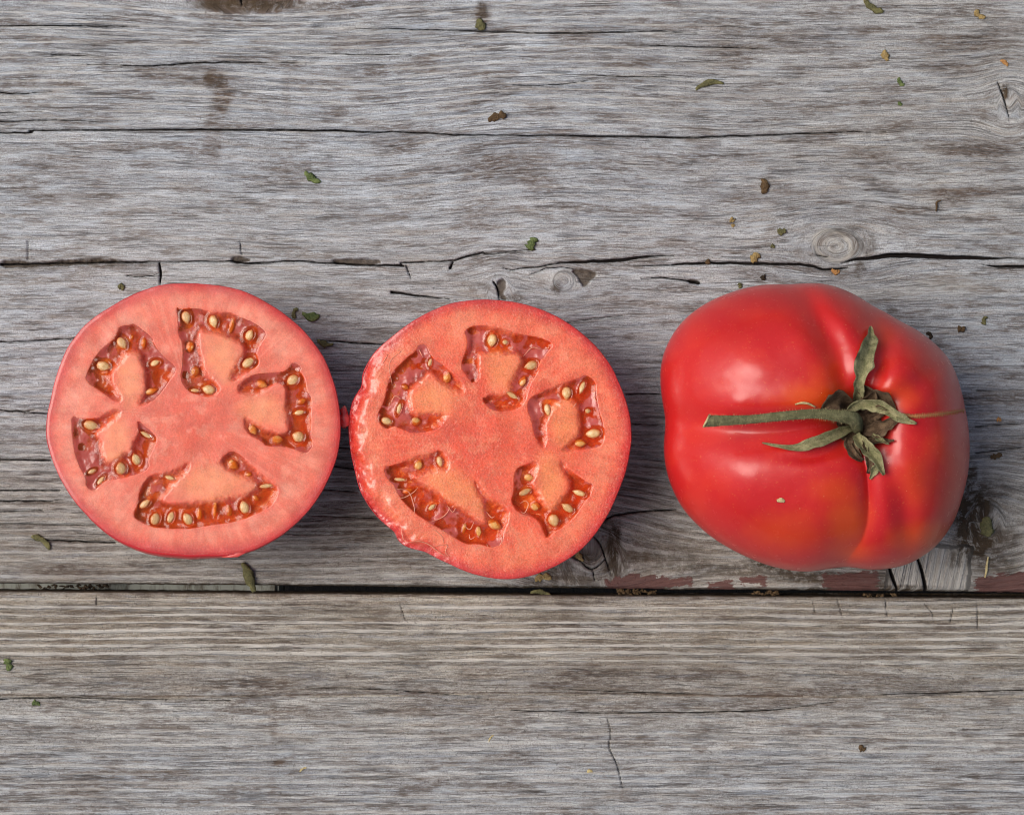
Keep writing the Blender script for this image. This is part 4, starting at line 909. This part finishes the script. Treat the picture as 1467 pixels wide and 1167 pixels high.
Vr[:m_ * nsd] = (P3[:, None] + (Vt[:m_ * nsd].reshape(m_, nsd, 3) - P3[:, None]) * ribs[..., None]).reshape(-1, 3)
# slanted cut at the end of the stem
e_ = Vr[:nsd]; cen = e_.mean(0); e_[:, 0] += (e_[:, 1] - cen[1]) * .55; Vr[:nsd] = e_
stem = link('stem', raw_mesh('stem', Vr, Ft), STEM, tom)
cutrim = np.vstack([e_[::2], e_[:1]]) + np.array([-.00015, 0, 0])
V, F = tube(cutrim, .00028, 5, caps=False); link('cut_end', raw_mesh('cut_end', V, F), STRAW, stem)
hp = []
for i in range(520):
    k = rng.randint(2, m_ - 12); a = rng.uniform(0, 2 * np.pi); r = Q[k, 3] * K * .77
    nrm = np.array([rng.uniform(-.3, .3), math.cos(a), math.sin(a) * .9]); b0 = P3[k] + nrm * np.array([.2, 1, 1]) * r * .95
    L = rng.uniform(.0003, .0008); t1 = b0 + nrm * L; sd3 = np.array([.00003, 0, 0])
    hp.append((np.array([b0 - sd3, b0 + sd3, t1 + sd3 * .3, t1 - sd3 * .3]), np.array([[0, 1, 2, 3]])))
V, F = merge(hp); o = link('hairs', raw_mesh('hairs', V, F), STRAW, stem); o['kind'] = 'stuff'

def sepal(pts, lift, mat, curl=.35, fold=.5, n=9, seed=0, parent=None):
    """pts (x,y,width px); lift mm above the fruit per point"""
    Q = spline(np.column_stack([np.array(pts, float), lift]), 7); m = len(Q)
    rows = []
    for side_ in (1, -1):
        for i in range(m):
            x, y, wd, lf = Q[i]; wd = max(wd, .6)
            t0 = Q[min(i + 1, m - 1)][:2] - Q[max(i - 1, 0)][:2]; t0 /= np.linalg.norm(t0) + 1e-9
            nn_ = np.array([-t0[1], t0[0]])
            row = []
            for j in range(n):
                q = j / (n - 1) * 2 - 1
                tw = math.sin(i / m * 4 + seed) * .4
                jx = 1 + .6 * (float(vn(i / 2.5, q * 1.2 + seed * 3, 8)) - .5) * (abs(q) > .7)
                xx, yy = x + nn_[0] * q * wd / 2 * jx, y + nn_[1] * q * wd / 2 * jx
                zz = max(surf(x, y), surf(xx, yy) if (abs(q) < 2) else 0) + lf * .001 + K * wd * (curl * q * q * .8 + tw * q * .35) - fold * K * wd * .35 * (1 - abs(q))
                zz += K * 3.2 * (float(vn(i / 2.6, q * 2.5 + seed, 9)) - .5) + K * .8 * math.cos(q * 8 + i * .1)
                row.append(L3(xx, yy, zz + (.00009 if side_ > 0 else -.00009)))
            rows.append(row)
    V = np.array(rows[:m] + rows[m:]).reshape(-1, 3)
    Ft = grid_faces(m, n); Fb = grid_faces(m, n)[:, ::-1] + m * n
    if np.cross(V[n] - V[0], V[1] - V[0])[2] > 0: Ft, Fb = Ft[:, ::-1], Fb[:, ::-1]
    rim = []
    idx = [(0, j) for j in range(n)] + [(i, n - 1) for i in range(1, m)] + [(m - 1, j) for j in range(n - 2, -1, -1)] + [(i, 0) for i in range(m - 2, 0, -1)]
    ii = [a * n + b for a, b in idx]
    for k in range(len(ii)):
        a, b = ii[k], ii[(k + 1) % len(ii)]; rim.append([a, b, b + m * n, a + m * n])
    return link('sepal', raw_mesh('sepal', V, np.vstack([Ft, Fb, rim])), mat, parent)
# calyx: crumpled dark hub and its sepals
n_, m_2 = 48, 14
hv = []
for i in range(m_2):
    f_ = i / (m_2 - 1)
    for j in range(n_):
        a = 2 * math.pi * j / n_
        rr = 34 * f_ * (1 + .35 * (float(vn(math.cos(a) * 2.4 + 7, math.sin(a) * 2.4 + 7, 3)) - .5) + .25 * (float(vn(a * 5, f_ * 3, 5)) - .5) * f_)
        x, y = 1233 + rr * math.cos(a), 606 + rr * .95 * math.sin(a)
        hv.append(L3(x, y, surf(x, y) + .0003 + .0016 * (float(fbm(x / 7, y / 7, 4, 3)) - .38) * (1 - f_ ** 4) + .0025 * math.exp(-(rr / 13) ** 2)))
cal = link('calyx', raw_mesh('calyx', np.array(hv), grid_faces(m_2, n_, True)[:, ::-1]), SEPALB, tom)
cal['label'] = 'dark shrivelled calyx in the hollow of the tomato'
sepal([(1226,592,8),(1229,566,14),(1233,541,18),(1240,514,28),(1247,488,19),(1247,467,3)], [1.2,2.2,2.6,2.2,1.6,1.8], SEPAL, seed=1, parent=cal)
sepal([(1212,592,8),(1226,582,13),(1243,579,16),(1269,586,18),(1292,599,13),(1313,607,3)], [6.5,6.5,4.8,2.6,1.0,.6], SEPAL, seed=2, curl=.2, parent=cal)
sepal([(1222,612,12),(1194,624,15),(1164,635,15),(1134,641,9),(1092,634,2)], [2.6,1.6,.9,.7,1.4], SEPAL, seed=3, parent=cal)
sepal([(1226,622,12),(1239,640,19),(1254,654,16),(1267,680,4)], [3.2,2.6,1.6,1.0], SEPAL, seed=4, curl=.8, parent=cal)
sepal([(1262,662,5),(1254,672,12),(1246,686,3)], [.4,.6,.5], SEPAL, seed=5, parent=cal)
sepal([(1236,618,12),(1258,614,22),(1274,606,16),(1288,600,4)], [2.4,1.2,.8,.5], SEPALB, seed=6, parent=cal)
sepal([(1244,630,8),(1262,631,9),(1281,631,2)], [2.2,1.6,1.4], SEPALB, seed=7, parent=cal)
sepal([(1228,594,10),(1208,574,28),(1192,578,22),(1176,587,3)], [2.6,2.4,1.5,.7], SEPALB, seed=8, curl=.7, parent=cal)
sepal([(1232,588,12),(1250,572,24),(1268,574,20),(1284,590,4)], [2.6,1.6,.9,.5], SEPALB, seed=9, curl=.6, parent=cal)
sepal([(1228,556,6),(1240,562,20),(1246,574,24),(1240,590,10)], [.8,1.2,1.4,2.0], SEPALB, seed=10, parent=cal)
sepal([(1228,618,8),(1216,632,14),(1222,648,14),(1236,660,6)], [1.4,.9,.5,.3], SEPALB, seed=11, parent=cal)
sepal([(1240,650,6),(1246,662,9),(1243,678,3)], [.6,.5,.3], SEPALB, seed=12, parent=cal)
for k_s, (x_, y_, dx_, dy_, w_, m_s) in enumerate(((1246,600,14,-4,9,SEPALB),(1250,622,16,10,8,SEPAL),(1222,634,8,14,7,SEPALB),(1252,588,18,2,9,SEPALB),(1216,604,-10,8,7,SEPALB),(1238,630,4,14,8,SEPALB))):
    sepal([(x_,y_,w_*.6),(x_+dx_*.5,y_+dy_*.5,w_),(x_+dx_,y_+dy_,w_*.7),(x_+dx_*1.5,y_+dy_*1.4,2)], [2.6,2.4,1.8,1.0], m_s, seed=20+k_s, curl=.9, parent=cal)
# zip-like scar
s = NT('scar_cork'); s.set(Base_Color=s.mix(s.noise(s.obj(), (1500, 1500, 1500), 2), srgb(150, 92, 52), srgb(196, 136, 84)), Roughness=.7); CORK = s.m
sc_ = spline(np.array([(1290,595),(1310,596),(1335,594),(1360,591),(1382,587)], float), 10)
pr = [tube([L3(x, y, surf(x, y) + .00002) for x, y in sc_], .00022, 6)]
for i, (x, y) in enumerate(sc_[2:-1]):
    w_ = 2.6 + 1.4 * rng.rand()
    pr.append(tube([L3(x - .6, y - w_, surf(x, y - w_) + 0.), L3(x, y, surf(x, y) + .0001), L3(x + .4, y + w_, surf(x, y + w_))], .00016, 5))
V, F = merge(pr); link('scar', raw_mesh('scar', V, F), CORK, tom)
# straw curl and flake on the fruit: things of their own
def tubething(name, label, cat, pts, rad, mat, z0=None, world=True, flat=1.0):
    Q = spline(np.array(pts, float), 6)
    P = np.array([W(a, b, z) for a, b, z in Q]); o0 = P.mean(0) * np.array([1, 1, 0]) + np.array([0, 0, P[:, 2].min()])
    t = np.linspace(0, 1, len(P)); rr = rad * K * (.5 + .5 * np.sin(np.pi * np.clip(t, .08, .92)))
    V, F = tube(P - o0, rr, 7, flat=flat); o = link(name, raw_mesh(name, V, F), mat); o.location = o0
    return tag(o, label, cat)
tubething('plant_fibre', 'pale curled fibre lying on the whole tomato above its stem', 'fibre', [(1139,579,surf(1139,579)+.0003),(1148,577,surf(1148,577)+.0005),(1158,578,surf(1158,578)+.0006),(1168,583,surf(1168,583)+.0004)], 1.6, STRAW)
tubething('dry_flake', 'tiny pale husk stuck low on the front of the whole tomato', 'flake', [(1113,717,surf(1113,717)+.0002),(1119,716,surf(1119,716)+.0003),(1124,718,surf(1124,718)+.0002)], 3.2, STRAW, flat=.35)

# ------------------------------------------------------------ plant bits on the boards
OLIVE = green_material('bit_olive', srgb(94, 92, 62), srgb(128, 124, 82), srgb(66, 60, 42))
GREEN = green_material('bit_green', srgb(84, 100, 58), srgb(122, 136, 84), srgb(62, 70, 42))
BROWN = green_material('bit_brown', srgb(84, 66, 46), srgb(112, 90, 62), srgb(54, 42, 30))
TAN = green_material('bit_tan', srgb(150, 128, 84), srgb(184, 158, 104), srgb(110, 88, 54))
DARK = green_material('bit_dark', srgb(44, 36, 28), srgb(72, 58, 42), srgb(30, 25, 20))
ORANGE = green_material('bit_orange', srgb(180, 128, 76), srgb(206, 156, 100), srgb(146, 96, 56))
def bit(name, label, cat, x, y, ln, wd, an, mat, z=0.0, bend=.12, thick=.30, seed=None):
    sd2 = seed if seed is not None else int(x * 7 + y) % 97
    m, n = 11, 8
    t = np.linspace(-1, 1, m); ca, sa = math.cos(R(an)), -math.sin(R(an))
    V = []
    for i in range(m):
        prof = (1 - abs(t[i]) ** 5) ** .5 * (.55 + .8 * float(vn(i / 1.6, sd2, 3))) if 0 < i < m - 1 else .45
        for j in range(n):
            a = 2 * math.pi * j / n
            q = 1 + .9 * (float(vn(i / 1.3, j * 1.4 + sd2, 5)) - .5)
            u_ = t[i] * ln * .45; v_ = math.cos(a) * wd / 2 * prof * q + bend * ln * (t[i] ** 2 - .4) * (1 if sd2 % 2 else -1)
            zz = (.12 + math.sin(a) * thick) * wd * .62 * prof * q + thick * wd * .25 + .6 * (float(vn(i / 3., sd2, 9)) - .3) * wd * .3
            V.append(((u_ * ca + v_ * sa) * K, (u_ * -sa + v_ * ca) * K if False else -(u_ * math.sin(R(an)) + v_ * math.cos(R(an))) * K * 1.0, max(zz, -.3) * K))
    V = np.array(V); V[:, 0] = [(( (t[i // n]) * ln / 2) ) * 0 for i in range(m * n)] if False else V[:, 0]
    F = grid_faces(m, n, True)
    for r in (0, m - 1):
        ci = len(V); V = np.vstack([V, V[r * n:(r + 1) * n].mean(0)])
        j = np.arange(0, n, 2); q = np.stack([np.full(len(j), ci), r * n + j, r * n + (j + 1) % n, r * n + (j + 2) % n], 1)
        F = np.vstack([F, q if r == 0 else q[:, ::-1]])
    o = link(name, raw_mesh(name, V, F), mat); o.location = W(x, y, z)
    return tag(o, label, cat, 'plant bits scattered on the boards')
B = bit
def clump(label, x, y, ln, wd, mat, z, k, seed):
    g_ = np.random.RandomState(seed); parts = []; o0 = W(x, y, z)
    for i in range(k):
        px_, py_ = x + g_.uniform(-.5, .5) * ln, y + g_.uniform(-.5, .5) * wd * .7; l_ = g_.uniform(3, 9); a = g_.uniform(-.9, .9)
        ps = [W(px_ + (t_ - .5) * l_ * math.cos(a), py_ + (t_ - .5) * l_ * math.sin(a) + g_.uniform(-1, 1), z + g_.uniform(-.0008, .0008)) for t_ in (0, .33, .66, 1)]
        parts.append(tube(np.array(ps) - np.array(o0), np.array([.5, 1, 1.1, .4]) * g_.uniform(.8, 2.6) * K, 6, flat=.6))
    V, F = merge(parts); o = link('bark_clump', raw_mesh('bark_clump', V, F, smooth=False), mat); o.location = o0
    return tag(o, label, 'bark clump', 'plant bits scattered on the boards')
B('leaf_bit', 'bright green stem piece, left of centre on the upper plank', 'plant bit', 447, 255, 30, 9, 35, GREEN)
B('bark_flake', 'dark brown flake lying alone near the top centre', 'bark flake', 712, 168, 30, 13, -15, BROWN, bend=.05)
B('leaf_bit', 'olive flake at the top edge, in a brown stained spot', 'plant bit', 688, 36, 20, 12, 60, OLIVE)
B('twig_bit', 'long olive twig piece lying level, top right of centre', 'twig', 1016, 121, 46, 8, -12, OLIVE)
B('twig_bit', 'green twig cut off by the top edge of the picture', 'twig', 1250, 10, 38, 10, 35, OLIVE)
B('twig_bit', 'short tan twig piece near the top right corner', 'twig', 1403, 22, 20, 8, 35, TAN)
B('husk', 'pale tan husk standing on end in the upper right', 'husk', 1268, 80, 18, 9, 75, TAN)
B('leaf_bit', 'small green sliver below the pale tan husk', 'plant bit', 1290, 118, 16, 7, 55, GREEN)
B('leaf_bit', 'tiny green crumb below the small green sliver', 'plant bit', 1289, 149, 8, 6, 30, GREEN)
B('husk', 'small golden brown splinter near the right edge, above the small split knot', 'husk', 1439, 90, 15, 6, 35, ORANGE)
B('bark_flake', 'dark upright chunk above the whole tomato, halfway to the long crack', 'bark flake', 1095, 267, 24, 12, 85, BROWN)
B('leaf_bit', 'small green leaf crumb above the main crack, left of the round knot', 'plant bit', 1120, 332, 14, 8, -10, OLIVE)
B('husk', 'tiny tan crumb, upper one of a pair above the main crack', 'husk', 1049, 315, 8, 7, 40, TAN)
B('husk', 'tiny tan crumb, lower one of a pair above the main crack', 'husk', 1050, 323, 6, 5, 0, TAN)
B('leaf_bit', 'tiny olive crumb just above the curled tan chip', 'plant bit', 1107, 353, 7, 5, 20, OLIVE)
B('husk', 'curled tan and olive chip touching the main crack', 'husk', 1081, 369, 18, 11, -50, TAN)
B('leaf_bit', 'small brown crumb sitting on the main crack', 'plant bit', 1014, 375, 9, 7, -50, BROWN)
B('leaf_bit', 'small dark crumb between the main crack and the whole tomato', 'plant bit', 1093, 398, 9, 8, 30, DARK)
B('leaf_bit', 'olive crumb touching the top left rim of the whole tomato', 'plant bit', 1060, 409, 9, 7, 80, OLIVE)
B('moss_bit', 'fluffy green crumb above the crack over the middle half', 'moss', 762, 349, 22, 12, -65, GREEN)
B('moss_bit', 'pale green crumb above the left half tomato', 'moss', 174, 411, 11, 8, 20, OLIVE)
B('leaf_bit', 'green shred standing at the upper right rim of the left half', 'plant bit', 422, 448, 18, 7, -70, OLIVE)
B('leaf_bit', 'curled green shred just right of the upright one by the left half', 'plant bit', 445, 453, 28, 10, 12, GREEN)
B('leaf_bit', 'green shred in the gap between both halves, by a crack', 'plant bit', 466, 492, 26, 9, 12, OLIVE)
B('plant_seed', 'round brown seed on the plank right of the whole tomato top', 'seed', 1377, 471, 12, 11, 10, BROWN, thick=.45)
B('leaf_bit', 'small olive sliver above and right of the round brown seed', 'plant bit', 1410, 459, 14, 7, -80, OLIVE)
B('bark_flake', 'dark speck touching the upper right rim of the whole tomato', 'bark flake', 1332, 480, 13, 7, 60, DARK)
B('twig_bit', 'olive twig piece lower left of the left half tomato', 'twig', 60, 775, 36, 9, 35, OLIVE)
B('leaf_bit', 'dark green chip at the left edge of the lower plank', 'plant bit', 12, 951, 20, 10, 75, GREEN)
B('leaf_bit', 'small green chip on the lower plank, below the one at the edge', 'plant bit', 52, 1007, 13, 8, 10, GREEN)
B('bark_splinter', 'brown bark splinter hanging over the gap below the left half', 'splinter', 357, 826, 50, 13, 68, OLIVE, bend=.03, thick=.5)
B('straw_bit', 'short pale straw on the lower plank, left of centre', 'straw', 434, 1101, 13, 2.6, -30, STRAW, thick=.5)
B('straw_bit', 'thin pale straw on the lower plank, under the middle half', 'straw', 703, 1057, 14, 1.8, -55, STRAW, thick=.5)
B('straw_bit', 'tiny pale grain on the lower plank, right of the thin straw', 'straw', 845, 1104, 9, 4, 0, STRAW, thick=.4)
B('bark_flake', 'dark brown speck on the lower plank under the whole tomato', 'bark flake', 1235, 1071, 12, 8, 20, BROWN)
B('bark_flake', 'angular brown chip right of the whole tomato', 'bark flake', 1427, 653, 19, 8, -15, BROWN, bend=.02)
B('husk', 'tiny orange crumb right of the whole tomato', 'husk', 1431, 601, 8, 6, 10, ORANGE)
B('husk', 'orange crumb under the crack beside the round knot', 'husk', 1197, 389, 14, 7, 10, ORANGE)
B('leaf_bit', 'upright olive leaf stuck in the dark knot by the right edge', 'plant bit', 1413, 754, 32, 15, 85, OLIVE, thick=.15)
B('leaf_bit', 'yellowish flat chip below the middle half, near the gap', 'plant bit', 778, 827, 27, 10, -6, TAN, thick=.15)
B('leaf_bit', 'brownish leaf shred by the lower right rim of the middle half', 'plant bit', 830, 796, 20, 8, 60, TAN, thick=.2)
clump('crumbly bark clump wedged in the gap between middle half and whole tomato', 912, 847, 58, 9, BROWN, -.0015, 34, 3)
B('twig_bit', 'pale green twig lying in the gap under the middle half', 'twig', 776, 849, 36, 6, 12, OLIVE, z=-.0015)
clump('crumbly bark clump in the gap under the left side of the whole tomato', 1097, 849, 34, 7, BROWN, -.0015, 18, 4)
clump('thin brown bark shreds in the gap under the whole tomato, left of the vertical cracks', 1260, 852, 46, 4, BROWN, -.0015, 12, 5)
clump('dark fibrous shreds across the gap at the far left', 105, 840, 110, 6, DARK, -.003, 26, 6)
tubething('twig_bit', 'thin hooked brown twig in the upper right', 'twig', [(1341,303,.0004),(1342,296,.0007),(1342,290,.0008),(1348,287,.0006)], 1.7, BROWN)
tubething('plant_fibre', 'pale bent fibre below the upright leaf near the right edge', 'fibre', [(1416,797,.0003),(1414,808,.0006),(1413,818,.0005),(1411,827,.0003)], 1.8, STRAW)
